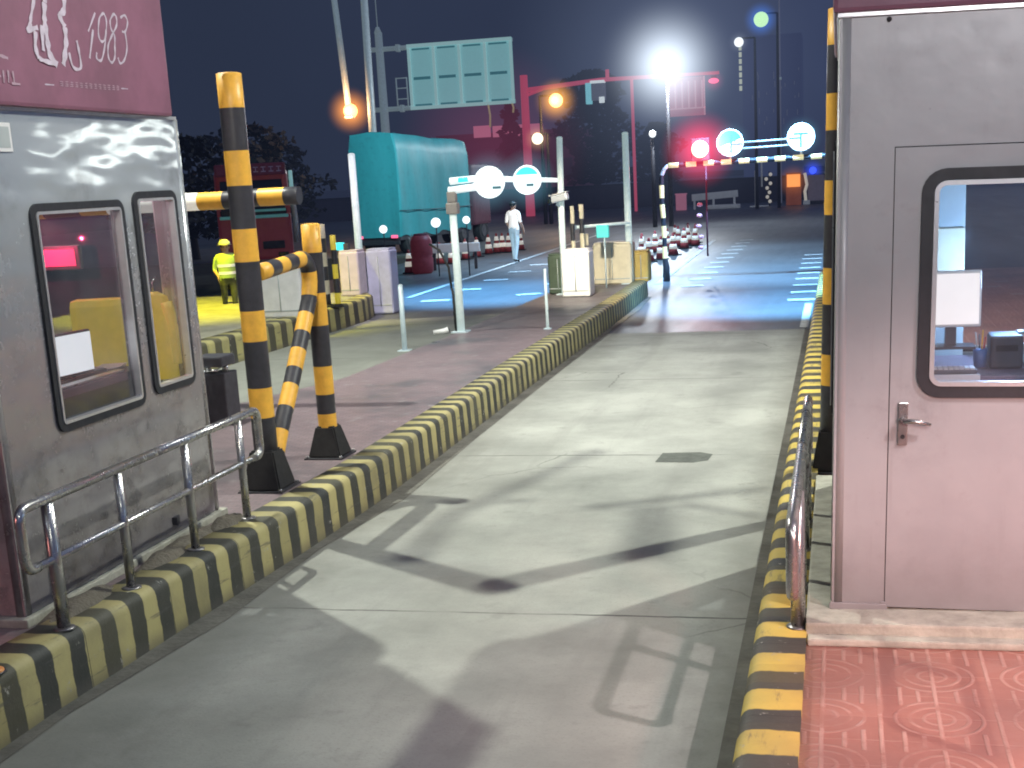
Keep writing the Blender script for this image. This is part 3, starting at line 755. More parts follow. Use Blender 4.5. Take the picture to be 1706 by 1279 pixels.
b.faces.new(Rg[-1]); obj('jacket_body', b, M['yellow_box'], t)
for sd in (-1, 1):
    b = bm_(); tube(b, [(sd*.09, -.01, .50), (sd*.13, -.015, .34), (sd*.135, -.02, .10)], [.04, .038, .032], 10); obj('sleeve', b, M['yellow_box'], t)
b = bm_(); tube(b, [(0, 0, .56), (0, .0, .63), (.0, .05, .66)], .006, 6); obj('hook', b, M['steel'], t)
t = thing('red_panel', 'small glowing red panel added in place of a red window reflection', 'glow panel', (-5.10, 7.95, 2.09))  # added with its light to imitate a red reflection in the glass
b = bm_(); bx(b, -.20, .20, .0, .04, -.08, .08, .01); obj('housing', b, M['dark_panel'], t)
b = bm_(); bx(b, -.17, .17, -.006, -.001, -.055, .055); obj('display_face', b, E_['redpanel'], t)
light('POINT', 'red_panel_light', (-5.10, 7.75, 2.2), None, 14, (1, .06, .16), t, 0)
light('POINT', 'booth_fill', (-4.95, 7.0, 2.7), None, 16, (1, .80, .82), lb, 0)  # added fill light without a lamp body

# ---- right booth: door wall faces the camera (y = 6.10)
RY = 6.10
rb = thing('toll_booth', 'pinkish grey toll booth with a windowed door facing us on red tiles', 'toll booth', (1.0, 7.4, .30), group='toll booths beside the entry lane')
rb.rotation_euler.y = math.radians(.9)
def robj(name, bm, m, parent=None):
    o = obj(name, bm, m); o.parent = parent or rb; o.data.transform(Matrix.Translation(-rb.location)); return o
X0, X1 = -.035, 2.30
DX0, DX1, DZ0, DZ1 = .21, 1.06, .385, 2.485
b = bm_()
bx(b, X0, DX0-.004, RY, RY+.06, .385, 3.05)
bx(b, DX0-.004, DX1+.004, RY, RY+.06, DZ1+.005, 3.05)
bx(b, DX1+.004, X1, RY, RY+.06, .385, 3.05)
bx(b, X0, X0+.06, RY+.06, 8.6, .385, 1.25); bx(b, X0, X0+.06, RY+.06, 8.6, 2.5, 3.05)
bx(b, X0, X0+.06, RY+.06, 6.5, 1.25, 2.5); bx(b, X0, X0+.06, 8.3, 8.6, 1.25, 2.5)
bx(b, X0+.06, X1, 8.54, 8.6, .385, 1.25); bx(b, X0+.06, X1, 8.54, 8.6, 2.5, 3.05); bx(b, X0+.06, .15, 8.54, 8.6, 1.25, 2.5); bx(b, 1.45, X1, 8.54, 8.6, 1.25, 2.5); bx(b, X1, X1+.06, RY, 8.6, .385, 3.05)
bx(b, X0+.06, X1, RY+.06, 8.54, 2.98, 3.04); bx(b, X0+.06, X1, RY+.06, 8.54, .39, .43)
robj('wall', b, M['booth_paint'])
b = bm_(); tube(b, [(X0+.03, RY+.03, .40), (X0+.03, RY+.03, 3.05)], .036, 16); robj('corner_post', b, M['booth_paint'])
b = bm_(); box(b, (.085, RY-.003, .72), (.23, .008, .68)); 
b.free()
b = bm_(); bx(b, DX0-.02, DX0+.006, RY-.006, RY+.02, .375, .41, .003); bx(b, X0-.01, DX0+.01, RY-.012, RY, .36, .40, .004); robj('base_flashing', b, M['booth_paint'])
b = bm_(); bx(b, X0-.03, X1+.08, RY-.03, 8.65, 3.055, 3.22, .02); robj('fascia', b, M['maroon'])
b = bm_(); bx(b, X0-.012, X1+.06, RY-.012, 8.62, 3.035, 3.058, .004); robj('eave_trim', b, M['trim'])
b = bm_(); bx(b, .535, .605, RY-.036, RY-.031, 3.075, 3.085); bx(b, .56, .58, RY-.036, RY-.031, 3.085, 3.20); bx(b, .53, .61, RY-.036, RY-.031, 3.18, 3.195); robj('lettering', b, M['letter'])
b = bm_(); bx(b, .685, .708, RY-.036, RY-.031, 3.07, 3.20); bx(b, .65, .75, RY-.036, RY-.031, 3.18, 3.195); robj('lettering', b, M['letter'])
b = bm_(); lathe(b, [(.011, 0), (.011, .006), (.004, .008)], n=12); o = robj('rivet', b, M['seam']); o.data.transform(Matrix.Rotation(PI/2, 4, 'X') if False else Matrix.Identity(4))
o.data.transform(Matrix.Translation(rb.location)); o.data.transform(Matrix.Translation((.17, RY-.001, 3.02)) @ Matrix.Rotation(PI/2, 4, 'X')); o.data.transform(Matrix.Translation(-rb.location))
f = window(rb, lambda u, v, d: (.80+u, 8.6+d, 1.875+v), 1.36, 1.31, .08, .045, .02)
for o in [f] + list(f.children): o.data.transform(Matrix.Translation(-rb.location))
# lane side window of the right booth
f = window(rb, lambda u, v, d: (X0-d, 7.4+u, 1.875+v), 1.86, 1.31, .08, .045, .02)
for o in [f] + list(f.children): o.data.transform(Matrix.Translation(-rb.location))
# door leaf with its window opening
WX0, WX1, WZ0, WZ1 = .325, .945, 1.385, 2.392
i_ = .05
b = bm_(); dy0, dy1 = RY-.004, RY+.045
bx(b, DX0, WX0+i_, dy0, dy1, DZ0, DZ1); bx(b, WX1-i_, DX1, dy0, dy1, DZ0, DZ1)
bx(b, WX0+i_, WX1-i_, dy0, dy1, DZ0, WZ0+i_); bx(b, WX0+i_, WX1-i_, dy0, dy1, WZ1-i_, DZ1)
door = robj('door', b, M['booth_paint'])
f = window(door, lambda u, v, d: ((WX0+WX1)/2+u, dy0-d, (WZ0+WZ1)/2+v), WX1-WX0, WZ1-WZ0, .105, .052, .020)
for o in [f] + list(f.children): o.data.transform(Matrix.Translation(-rb.location))
b = bm_(); bx(b, .248, .292, dy0-.012, dy0, 1.165, 1.362, .004)
tube(b, [(.270, dy0-.01, 1.285), (.270, dy0-.05, 1.285)], .011, 10); tube(b, [(.270, dy0-.05, 1.285), (.33, dy0-.055, 1.283), (.39, dy0-.05, 1.268)], [.012, .011, .008], 10)
robj('handle', b, M['steel'], door)
b = bm_(); lathe(b, [(.010, 0), (.010, .004)], n=12); o = robj('keyhole', b, M['seam'], door)
o.data.transform(Matrix.Translation(rb.location)); o.data.transform(Matrix.Translation((.270, dy0-.0125, 1.205)) @ Matrix.Rotation(PI/2, 4, 'X')); o.data.transform(Matrix.Translation(-rb.location))
b = bm_(); bx(b, DX0-.0035, DX0-.0005, RY-.0015, RY+.05, DZ0, DZ1+.004); bx(b, DX0, DX1, RY-.0015, RY+.05, DZ1+.0005, DZ1+.0045); robj('door_seam', b, M['seam'])
# concrete footing step under the booth
b = bm_(); bx(b, -.15, 2.6, 5.88, 8.9, .30, .385, .012); bx(b, -.14, 2.6, 5.80, 5.88, .30, .335, .01); o = robj('plinth', b, M['plinth']); o.rotation_euler.y = -math.radians(.9)

# things inside the right booth
t = thing('computer_monitor', 'large pale computer monitor behind the door window of the right booth', 'monitor', (.52, 6.50, 1.56))
b = bm_(); bx(b, -.16, .135, -.01, .03, .10, .365, .008); obj('screen_casing', b, M['plastic_white'], t)
b = bm_(); bx(b, -.15, .125, -.018, -.012, .115, .352); obj('screen', b, E_['screen2'], t)
b = bm_(); bx(b, -.14, -.085, -.024, -.019, .24, .30); obj('sticker', b, M['cabinet'], t)
b = bm_(); box(b, (0, .02, .05), (.05, .04, .1)); box(b, (0, .02, .006), (.22, .14, .012)); obj('stand', b, M['dark_panel'], t)
t = thing('cabinet', 'tall grey cabinet standing behind the pale monitor in the right booth', 'cabinet', (.40, 7.15, .43))
b = bm_(); bx(b, -.3, .235, 0, .4, 0, 2.3, .01); obj('carcass', b, M['cabinet'], t)
b = bm_(); bx(b, -.3, .233, -.012, -.001, 1.30, 1.66, .005); obj('door', b, M['plastic_cream'], t)
b = bm_(); bx(b, .07, .09, -.03, -.001, 1.72, 1.84, .004); obj('handle', b, M['steel'], t)
t = thing('desk', 'dark purple desk with a white edge inside the right booth', 'desk', (.9, 6.72, .43))
b = bm_(); bx(b, -.8, .9, -.38, .32, .98, 1.02, .006); obj('desk_top', b, M['desk'], t)
for q in (-.75, .8):
    b = bm_(); bx(b, q, q+.05, -.3, .3, 0, .98); obj('panel', b, M['desk'], t)
b = bm_(); bx(b, -.62, -.26, -.40, -.383, 1.0, 1.03, .003); obj('edge_strip', b, M['plastic_white'], t)
t = thing('keyboard', 'pale keyboard lying in front of the monitor in the right booth', 'keyboard', (.48, 6.42, 1.452))
b = bm_(); box(b, (0, 0, .012), (.30, .10, .022), .005); obj('keyboard_body', b, M['dark_panel'], t)
b = bm_()
for i in range(12):
    for j in range(4): box(b, (-.132+i*.024, -.034+j*.022, .026), (.019, .017, .008))
obj('keys', b, M['plastic_white'], t)
t = thing('pen_cup', 'small blue cup of pens beside the dark printer', 'cup', (.665, 6.60, 1.452))
b = bm_(); lathe(b, [(.030, 0), (.034, .09)], n=16); obj('cup_body', b, mat('cup_blue', (.06, .14, .32), .4, noise=.15), t)
for k in range(4):
    b = bm_(); tube(b, [(.008*math.cos(k*1.7), .008*math.sin(k*1.7), .02), (.024*math.cos(k*1.7), .024*math.sin(k*1.7), .145+.012*k)], .004, 6); obj('pen', b, (M['red_cone'], M['dark_panel'], M['cabinet'], M['pole_yellow'])[k], t)
t = thing('telephone', 'white desk telephone at the right end of the right booth desk', 'telephone', (.96, 6.70, 1.452))
b = bm_(); box(b, (0, 0, .03), (.17, .18, .055), .012, rx=.15); obj('phone_base', b, M['plastic_white'], t)
b = bm_(); tube(b, [(-.06, -.07, .075), (-.06, -.03, .095), (-.06, .03, .095), (-.06, .07, .075)], [.022, .014, .014, .022], 10); obj('handset', b, M['plastic_white'], t)
t = thing('receipt_printer', 'small dark printer on the desk right of the pale monitor', 'printer', (.78, 6.62, 1.45))
b = bm_(); box(b, (0, 0, .08), (.15, .17, .16), .015); obj('body', b, M['dark_panel'], t)
b = bm_(); box(b, (0, -.088, .10), (.10, .008, .03)); obj('paper_slot', b, M['seam'], t)
b = bm_(); box(b, (.07, 0, .165), (.03, .1, .012), .003); obj('lid', b, M['cabinet'], t)
light('POINT', 'blue_fill', (.82, 6.85, 1.85), None, 36, (.35, .6, 1), rb, 0)  # added blue fill, not cast by the screen
light('POINT', 'booth_fill', (.75, 6.85, 2.85), None, 15, (.75, .92, 1), rb, 0)  # added interior fill, no lamp body

# ------------------------------------------------------------------ railings
def arc(c, r, a0, a1, n_, f): return [f(c, r, a0+(a1-a0)*k/n_) for k in range(n_+1)]
def railing(x, label, ys, y0, y1):
    t = thing('railing', label, 'railing', (x, (y0+y1)/2, .34), group='steel railings on the kerbs')
    cy = (y0+y1)/2
    zt, zm = .68, .37
    rr = (zt-zm)/2; r2 = .035
    # rounded rail: top run, end loops, middle run
    def loop(yend, s): return [(0, yend-cy+s*(-.06+.06*math.sin(a)), zt-.06+.06*math.cos(a)) for a in [PI/2*k/4 for k in range(5)]] + [(0, yend-cy+s*(-.06+.06*math.cos(a)), zm+.06-.06*math.sin(a)) for a in [PI/2*k/4 for k in range(5)]]
    pts = [(0, 0, zt)] + loop(y1, 1) + [(0, .3, zm), (0, -.3, zm)] + list(reversed(loop(y0, -1))) + [(0, -.001, zt)]
    b = bm_(); tube(b, pts[:11]+[(0, y1-cy-.1, zm)], .027, 14); tube(b, [(0, y0-cy+.1, zm)]+pts[13:], .027, 14, caps=True)
    tube(b, [(0, y0-cy+.1, zm), (0, y1-cy-.1, zm)], .021, 12, caps=True)
    obj('rail', b, M['steel'], t)
    for k, yy in enumerate(ys):
        b = bm_(); tube(b, [(0, yy-cy, -.002), (0, yy-cy, zt-.02)], .026 if 0 < k else .034, 12); p = obj('post', b, M['steel'], t)
        b = bm_(); lathe(b, [(.055, -.002), (.055, .006), (.035, .012)], c=(0, yy-cy, 0), n=14); obj('flange', b, M['steel_dark'], p)
    return t
railing(-3.84, 'steel two rail barrier on the left kerb beside the grey booth', [5.66, 6.33, 7.10, 7.84], 5.42, 8.14)
railing(-.185, 'steel two rail barrier on the right kerb beside the pinkish booth', [5.95, 6.55, 7.25, 7.85], 5.25, 8.30)

# ------------------------------------------------------------------ height limit posts beside the lane
def bands(z0, zt, edges, first_black=True): ...
def striped_post(label, x, y, base_z, levels, r, baseh, bw, group):
    """levels: list of (z_top, is_yellow) from bottom to top, measured above base"""
    t = thing('striped_post', label, 'post', (x, y, base_z), group=group)
    zs = [baseh*.55]; mis = []
    pts = [(0, 0, baseh*.55)]
    for zt, yel in levels: pts.append((0, 0, zt-base_z)); mis.append(0 if yel else 1)
    b = bm_()
    # each band slightly separate so the paint edge stays crisp
    P = []; MI = []
    for i in range(len(mis)): P.append(pts[i]); MI.append(mis[i])
    P.append(pts[-1]); tube(b, P, r, 20, mis=MI)
    ball(b, (0, 0, pts[-1][2]), r*.99, sz=.12, u=20, v=6, mi=mis[-1])
    obj('post_tube', b, [M['pole_yellow'], M['pole_black']], t)
    b = bm_(); h2 = baseh; q = bw
    rings = [[(s1*q, s2*q, .012) for s1, s2 in ((-1, -1), (1, -1), (1, 1), (-1, 1))], [(s1*r*1.05, s2*r*1.05, h2) for s1, s2 in ((-1, -1), (1, -1), (1, 1), (-1, 1))]]
    R = [[b.verts.new(p) for p in rg] for rg in rings]
    for k in range(4): b.faces.new((R[0][k], R[0][(k+1) % 4], R[1][(k+1) % 4], R[1][k]))
    b.faces.new(R[1]); b.faces.new(list(reversed(R[0])))
    bmesh.ops.bevel(b, geom=list(b.edges), offset=.012, segments=2, affect='EDGES')
    bs = obj('base', b, M['rubber'], t)
    b = bm_(); box(b, (0, 0, .006), (2*q+.05, 2*q+.05, .012), .003); obj('base_plate', b, M['dark_metal'], bs)
    for s1, s2 in ((-1, -1), (1, -1), (1, 1), (-1, 1)):
        b = bm_(); lathe(b, [(.017, .012), (.017, .026), (.008, .03)], c=(s1*(q+.005), s2*(q+.005), 0), n=8); obj('bolt', b, M['steel'], bs)
    return t
G1 = 'striped posts beside the entry lane'
striped_post('tallest yellow and black post at the end of the left booth', -4.13, 8.85, .30,
    [(.84, 0), (1.06, 1), (1.40, 0), (1.62, 1), (1.97, 0), (2.20, 1), (2.50, 0), (2.74, 1), (3.03, 0), (3.26, 1)], .088, .30, .15, G1)
striped_post('shorter yellow and black post standing alone on the left kerb', -4.09, 9.98, .30,
    [(.45, 0), (.66, 1), (.82, 0), (1.05, 1), (1.38, 0), (1.64, 1), (1.96, 0), (2.18, 1)], .076, .26, .14, G1)
striped_post('yellow and black post squeezed between the right booth and its kerb', -.055, 9.42, .30,
    [(.92, 0), (1.14, 1), (1.49, 0), (1.74, 1), (2.10, 0), (2.33, 1), (2.66, 0), (2.90, 1), (3.21, 0), (3.44, 1)], .082, .30, .13, G1).rotation_euler.y = math.radians(1.3)
# brace pipe between the two left posts: horizontal run, elbow, slanting leg
def banded_pipe(path, r, lens, start_yel, first=0.0):
    """resample path and colour it in alternating bands"""
    P = [Vector(p) for p in path]; S = [0]
    for a, c in zip(P, P[1:]): S.append(S[-1]+(c-a).length)
    T = S[-1]; cuts = [0]; k = 0; s = 0
    while s < T:
        s += lens[k % len(lens)]; k += 1; cuts.append(min(s, T))
    def at(s):
        for i in range(len(P)-1):
            if s <= S[i+1]+1e-9: return P[i].lerp(P[i+1], (s-S[i])/max(1e-9, S[i+1]-S[i]))
        return P[-1]
    allS = sorted(set([round(x_, 5) for x_ in cuts+S])); pts = [at(s) for s in allS]; mis = []
    for a in allS[:-1]:
        i = max(j for j in range(len(cuts)-1) if cuts[j] <= a+1e-6); mis.append(0 if (i % 2 == 0) == start_yel else 1)
    b = bm_(); tube(b, pts, r, 16, mis=mis); return b
xe = -4.09
path = [(xe, 8.90, 1.88), (xe, 9.45, 1.91), (xe, 9.74, 1.925)] + [(xe, 9.74+.13*math.sin(a), 1.795+.13*math.cos(a)) for a in [PI/2*k/6 for k in range(1, 7)]] + [(xe, 9.87, 1.74), (xe, 9.82, 1.60), (xe, 9.60, 1.33), (xe, 9.32, 1.0), (xe, 9.05, .70), (xe, 8.90, .50)]
tb = thing('brace_pipe', 'bent striped pipe bracing the tall left post to its shorter neighbour', 'pipe', (0, 0, 0))
obj('brace_tube', banded_pipe(path, .062, [.17, .17, .16, .17, .15, .20, .20], True), [M['pole_yellow'], M['pole_black']], tb)
b = bm_(); bx(b, xe-.03, xe+.03, 9.86, 9.94, 1.70, 1.84, .01); obj('clamp', b, M['pole_yellow'], tb)

# striped height bar over the neighbouring lane
t = thing('height_bar', 'striped yellow, black and white height bar behind the tall left post', 'height bar', (-9.2, 12.0, .30))
b = bm_(); P = [(0, 0, 2.09), (2.98, 0, 2.09), (3.19, 0, 2.09), (3.62, 0, 2.10), (3.93, 0, 2.10), (4.19, 0, 2.11)]
P = [(0, 0, 2.08), (1.2, 0, 2.08), (1.5, 0, 2.08), (1.9, 0, 2.09), (2.2, 0, 2.09), (3.0, 0, 2.09), (3.17, 0, 2.09), (3.43, 0, 2.09), (3.80, 0, 2.10), (4.06, 0, 2.10), (4.20, 0, 2.10)]
tube(b, P, .086, 18, mis=[1, 0, 1, 0, 1, 2, 0, 1, 0, 1][:10] if False else [1, 0, 1, 0, 2, 2, 0, 1, 0, 1])
obj('bar', b, [M['pole_yellow'], M['pole_black'], M['band_white']], t)
b = bm_(); tube(b, [(0, 0, 0), (0, 0, .6), (0, 0, .9), (0, 0, 1.5), (0, 0, 1.8), (0, 0, 2.3)], .086, 18, mis=[1, 0, 1, 0, 1]); obj('upright', b, [M['pole_yellow'], M['pole_black']], t)

# dark roadside cabinet with lens, between booth end and tall post
t = thing('card_reader_post', 'black equipment box with a white lens behind the left railing', 'equipment box', (-5.80, 11.5, .30))
b = bm_(); bx(b, -.15, .15, -.14, .14, 0, .50, .015); obj('body', b, M['dark_panel'], t)
b = bm_(); bx(b, -.17, .14, -.15, .15, .56, .66, .02); obj('hood', b, M['dark_panel'], t)
b = bm_(); ball(b, (-.10, -.17, .53), .05, sx=1.4, sy=.6, sz=.75); obj('lens', b, E_['soft'], t)
for q in (-.08, .1):
    b = bm_(); tube(b, [(q, 0, .48), (q, 0, .58)], .03); obj('bracket', b, M['steel'], t)
b = bm_(); tube(b, [(-.02, -.16, .53), (.10, -.16, .535)], .012, 8); obj('lens_arm', b, M['steel'], t)
# small raised orange disc on the near kerb
t = thing('orange_disc', 'small orange disc lying on the nearest part of the left kerb', 'reflector', (-3.83, 5.05, .342))
b = bm_(); lathe(b, [(.055, 0), (.05, .014), (.03, .022)], n=16); obj('disc_top', b, mat('disc_orange', (.55, .22, .06), .35, noise=.2, nscale=20, emit=(1, .4, .1), estr=.12), t)
b = bm_(); lathe(b, [(.062, -.002), (.06, .006)], n=16); obj('rim', b, M['dark_panel'], t)

# ------------------------------------------------------------------ items on the left island, middle distance
def round_sign(parent_name, label, loc, r, cyan, marks, group, bracket=True):
    t = thing(parent_name, label, 'round sign', loc, group=group)
    b = bm_(); lathe(b, [(r*.97, 0), (r, .008), (r, .022), (r*.98, .03)], n=32)
    b.transform(Matrix.Rotation(PI/2, 4, 'X')); 
    obj('sign_face', b, M['sign_cyan'] if cyan == 'all' else M['sign_white'], t)
    if cyan == 'top':
        b = bm_(); N = 14; poly(b, [(r*.86*math.cos(a), -.033, r*.86*math.sin(a)) for a in [math.radians(25)+math.radians(130)*k/N for k in range(N+1)]]); obj('sign_band', b, M['sign_cyan'], t)
    if cyan == 'right':
        b = bm_(); N = 16; poly(b, [(r*.86*math.cos(a), -.033, r*.86*math.sin(a)) for a in [math.radians(-85)+math.radians(150)*k/N for k in range(N+1)]]); obj('sign_band', b, M['sign_cyan'], t)
    if cyan == 'upper':
        b = bm_(); N = 16; poly(b, [(r*.9*math.cos(a), -.033, r*.9*math.sin(a)) for a in [math.radians(20)+math.radians(180)*k/N for k in range(N+1)]]); obj('sign_band', b, M['sign_cyan'], t)
    b = bm_()
    for x0, x1, z0, z1 in marks: bx(b, x0*r, x1*r, -.040, -.036, z0*r, z1*r)
    obj('symbol', b, M['sign_mark'], t)
    b = bm_(); bx(b, -.03, .03, .002, .06, -r*.6, r*.6, .004); obj('bracket', b, M['galv'], t)
    b = bm_(); ball(b, (0, 0, 0), r*2.1, u=20, v=14); obj('glow', b, SIGN_GLOW, t, loc=(0, -.02, 0))
    return t
SIGN_GLOW = m_glow('glow_sign', (.25, .75, 1), .75, .50, 1.6)
GS = 'round lit signs on height gantries'
# left pole with arm carrying two signs
t = thing('sign_pole', 'white pole with a side arm that carries two round signs', 'sign pole', (-5.40, 18.56, .30))
b = bm_(); tube(b, [(0, 0, 0), (0, 0, 1.1), (-.01, 0, 1.72)], [.060, .055, .052], 14); obj('pole', b, M['white_paint'], t)
b = bm_(); bx(b, -.09, .08, -.08, .08, 1.70, 1.86, .02); bx(b, -.07, .06, -.06, .06, 1.86, 2.02, .02); obj('joint_box', b, mat('joint_box', (.30, .27, .25), .5, noise=.2), t)
b = bm_(); tube(b, [(-.05, 0, 2.03), (.42, 0, 2.07)], .052, 12); tube(b, [(-.02, 0, 2.16), (.35, 0, 2.18), (1.55, .0, 2.10)], [.05, .045, .03], 12); obj('arm', b, M['sign_white'], t)
b = bm_(); tube(b, [(.12, -.052, 2.17), (.26, -.052, 2.175)], .035, 10); obj('cyan_clamp', b, E_['cyan'], t)
b = bm_(); box(b, (0, 0, .01), (.24, .24, .02), .004); obj('base_plate', b, M['galv'], t)
b = bm_(); tube(b, [(-.10, 0, .62), (-.12, -.02, .95), (-.25, 0, 1.2), (-.42, .1, 1.28)], .018, 8); tube(b, [(-.065, -.03, 0), (-.075, -.03, .6), (-.10, 0, .64)], .02, 8); obj('cable', b, M['rubber'], t)
round_sign('round_sign', 'white round sign nearest the arm pole on the left island', (-4.82, 18.50, 2.42), .225, 'none', [(.2, .75, -.42, -.26)], GS)
round_sign('round_sign', 'white round sign with a cyan top in front of the red post', (-4.27, 18.50, 2.425), .205, 'top', [(-.05, .45, -.42, -.25)], GS)
t = thing('hose_end', 'white pipe end lying at the foot of the sign pole', 'pipe', (-5.62, 18.3, .315))
b = bm_(); tube(b, [(-.12, 0, .02), (.02, .03, .03), (.10, .05, .05)], [.03, .04, .045], 10); obj('tube_body', b, M['plastic_white'], t)
b = bm_(); tube(b, [(.095, .049, .049), (.105, .052, .052)], .048, 10); obj('collar', b, M['dark_panel'], t)

def thin_pole(label, x, y, z, h, r, m, cap=True, name='slim_post', group='slim pale posts on the islands', bend=0):
    t = thing(name, label, 'post', (x, y, z), group=group)
    b = bm_(); tube(b, [(0, 0, 0), (0, 0, h*.5), (bend, 0, h)], [r, r*.96, r*.9], 12); obj('shaft', b, m, t)
    b = bm_(); box(b, (0, 0, .008), (r*4.5, r*4.5, .016), .003); obj('base_plate', b, M['galv'], t)
    b = bm_(); ball(b, (bend, 0, h), r*.95, sz=.5, u=12, v=8); obj('cap', b, m, t)
    return t
thin_pole('short thin white post close to the kerb on the left island', -4.12, 18.66, .30, .86, .022, M['white_paint'])
thin_pole('short grey post standing in the neighbouring lane', -6.40, 18.9, 0, .98, .040, M['galv'])
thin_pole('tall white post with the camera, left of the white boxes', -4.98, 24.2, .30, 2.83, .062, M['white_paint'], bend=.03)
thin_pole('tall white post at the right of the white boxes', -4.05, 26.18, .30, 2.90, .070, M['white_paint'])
thin_pole('tall white post in front of the teal lorry', -9.16, 24.72, .40, 2.66, .075, M['white_paint'])

t = thing('surveillance_camera', 'white tube camera fixed to the tall post above the boxes', 'camera', (-4.98, 24.1, 2.05))
b = bm_(); box(b, (.02, -.06, .02), (.32, .14, .13), .03, rz=-.1, ry=-.18); obj('housing', b, M['silver'], t)
b = bm_(); box(b, (.0, -.06, .095), (.36, .17, .015), .004, rz=-.1, ry=-.18); obj('sunshield', b, M['plastic_white'], t)
b = bm_(); tube(b, [(-.14, -.05, -.03), (-.20, -.05, -.045)], .05, 12); obj('lens', b, M['glass_dark'], t)
b = bm_(); tube(b, [(-.02, -.03, -.04), (-.06, .04, -.10), (0, .06, -.14)], .025, 8); obj('bracket', b, M['galv'], t)

GB = 'plastic crash boxes on the island ends'
def crash_box(label, x, y, z, sx, sy, h, m, name='crash_barrel', rz=0, top=True):
    t = thing(name, label, 'crash barrier', (x, y, z), rz, group=GB)
    b = bm_(); box(b, (0, 0, h/2), (sx, sy, h), .05, seg=3); obj('body', b, m, t)
    b = bm_(); box(b, (0, 0, h+.012), (sx*.92, sy*.92, .03), .01); obj('lid', b, m, t)
    b = bm_(); tube(b, [(0, -sy/2-.004, h*.12), (0, -sy/2-.004, h*.9)], .009, 6); box(b, (0, -sy/2+.002, h*.14), (sx*.9, .02, .02), .005); obj('rib', b, M['cabinet'], t)
    return t
crash_box('white plastic box nearest us on the far end of the left island', -4.64, 23.80, .30, .52, .5, .83, M['plastic_white'])
crash_box('wide cream box with a cyan sign behind the nearest white box', -4.38, 26.35, .30, .78, .6, .80, M['plastic_cream'])
crash_box('small ochre box right of the tall post on the island end', -3.86, 26.65, .30, .30, .5, .60, M['ochre'])
crash_box('dark green box left of the nearest white box', -5.12, 24.55, .30, .38, .5, .72, M['green_box'])
crash_box('white plastic box seen between the left striped posts', -8.98, 20.6, .40, .74, .5, .85, M['plastic_white'])
crash_box('pinkish white box behind the yellow and black marker post', -9.18, 24.35, .40, .40, .45, .85, mat('plastic_pink', (.66, .58, .62), .5, noise=.15, nscale=5))
crash_box('pale box right of the slim white post on the far island', -8.72, 24.75, .0, .50, .45, 1.24, mat('plastic_blue', (.55, .58, .72), .5, noise=.25, nscale=3))

# cyan box on a stem, small cream box, rail between tall posts
t = thing('signal_box', 'small glowing cyan box on a thin stem above the cream box', 'signal box', (-4.42, 25.35, .30))
b = bm_(); bx(b, -.12, .12, -.06, .06, .96, 1.20, .02); obj('box_body', b, mat('cyan_box', (.10, .55, .52), .5, noise=.1, emit=(.05, .8, .75), estr=.32), t)
b = bm_(); tube(b, [(.03, 0, 0), (.03, 0, .97)], .015, 8); obj('stem', b, M['galv'], t)
t = thing('signal_box', 'small cream box beside the cyan box above the white box', 'signal box', (-4.78, 25.35, .30))
b = bm_(); bx(b, -.075, .075, -.05, .05, .82, 1.05, .015); obj('box_body', b, M['plastic_cream'], t)
b = bm_(); tube(b, [(0, 0, 0), (0, 0, .83)], .015, 8); obj('stem', b, M['dark_metal'], t)
t = thing('cross_rail', 'white horizontal rail between the two tall white posts', 'rail', (-4.45, 25.6, 1.48))
b = bm_(); tube(b, [(-.52, -.3, 0), (.46, .35, .02)], .03, 10); obj('rail', b, M['white_paint'], t)
b = bm_(); box(b, (-.50, -.29, 0), (.07, .07, .08), .01); obj('clamp', b, M['galv'], t)

def banded_stick(label, x, y, z, h, r, nb, cols, name='marker_post', group='banded marker posts'):
    t = thing(name, label, 'marker post', (x, y, z), group=group)
    P = [(0, 0, h*k/nb) for k in range(nb+1)]
    b = bm_(); tube(b, P, r, 12, mis=[k % 2 for k in range(nb)]); obj('shaft', b, cols, t)
    b = bm_(); lathe(b, [(r*2.2, 0), (r*2.0, .03), (r*1.1, .06)], n=14); obj('foot', b, M['rubber'], t)
    return t
banded_stick('left one of two slim banded posts below the camera', -4.86, 24.6, .30, 1.60, .042, 5, [M['plastic_cream'], M['dark_metal']])
banded_stick('right one of two slim banded posts below the camera', -4.74, 24.9, .30, 1.62, .045, 6, [M['dark_metal'], M['plastic_cream']])
banded_stick('yellow and black marker post behind the shorter striped post', -8.80, 21.9, .40, 1.45, .085, 6, [M['pole_black'], M['plastic_cream']])
banded_stick('thin yellow lit post left of the marker post', -8.62, 22.0, .40, 1.25, .05, 5, [M['yellow_box'], M['pole_black']])
t = thing('beacon', 'small cyan beacon on top of the pinkish box', 'beacon', (-9.42, 24.3, 1.28))
b = bm_(); bx(b, -.11, .11, -.08, .08, .0, .14, .02); obj('lens', b, E_['cyan'], t)
b = bm_(); bx(b, .12, .22, -.06, .06, .0, .12, .01); obj('casing', b, M['dark_panel'], t)

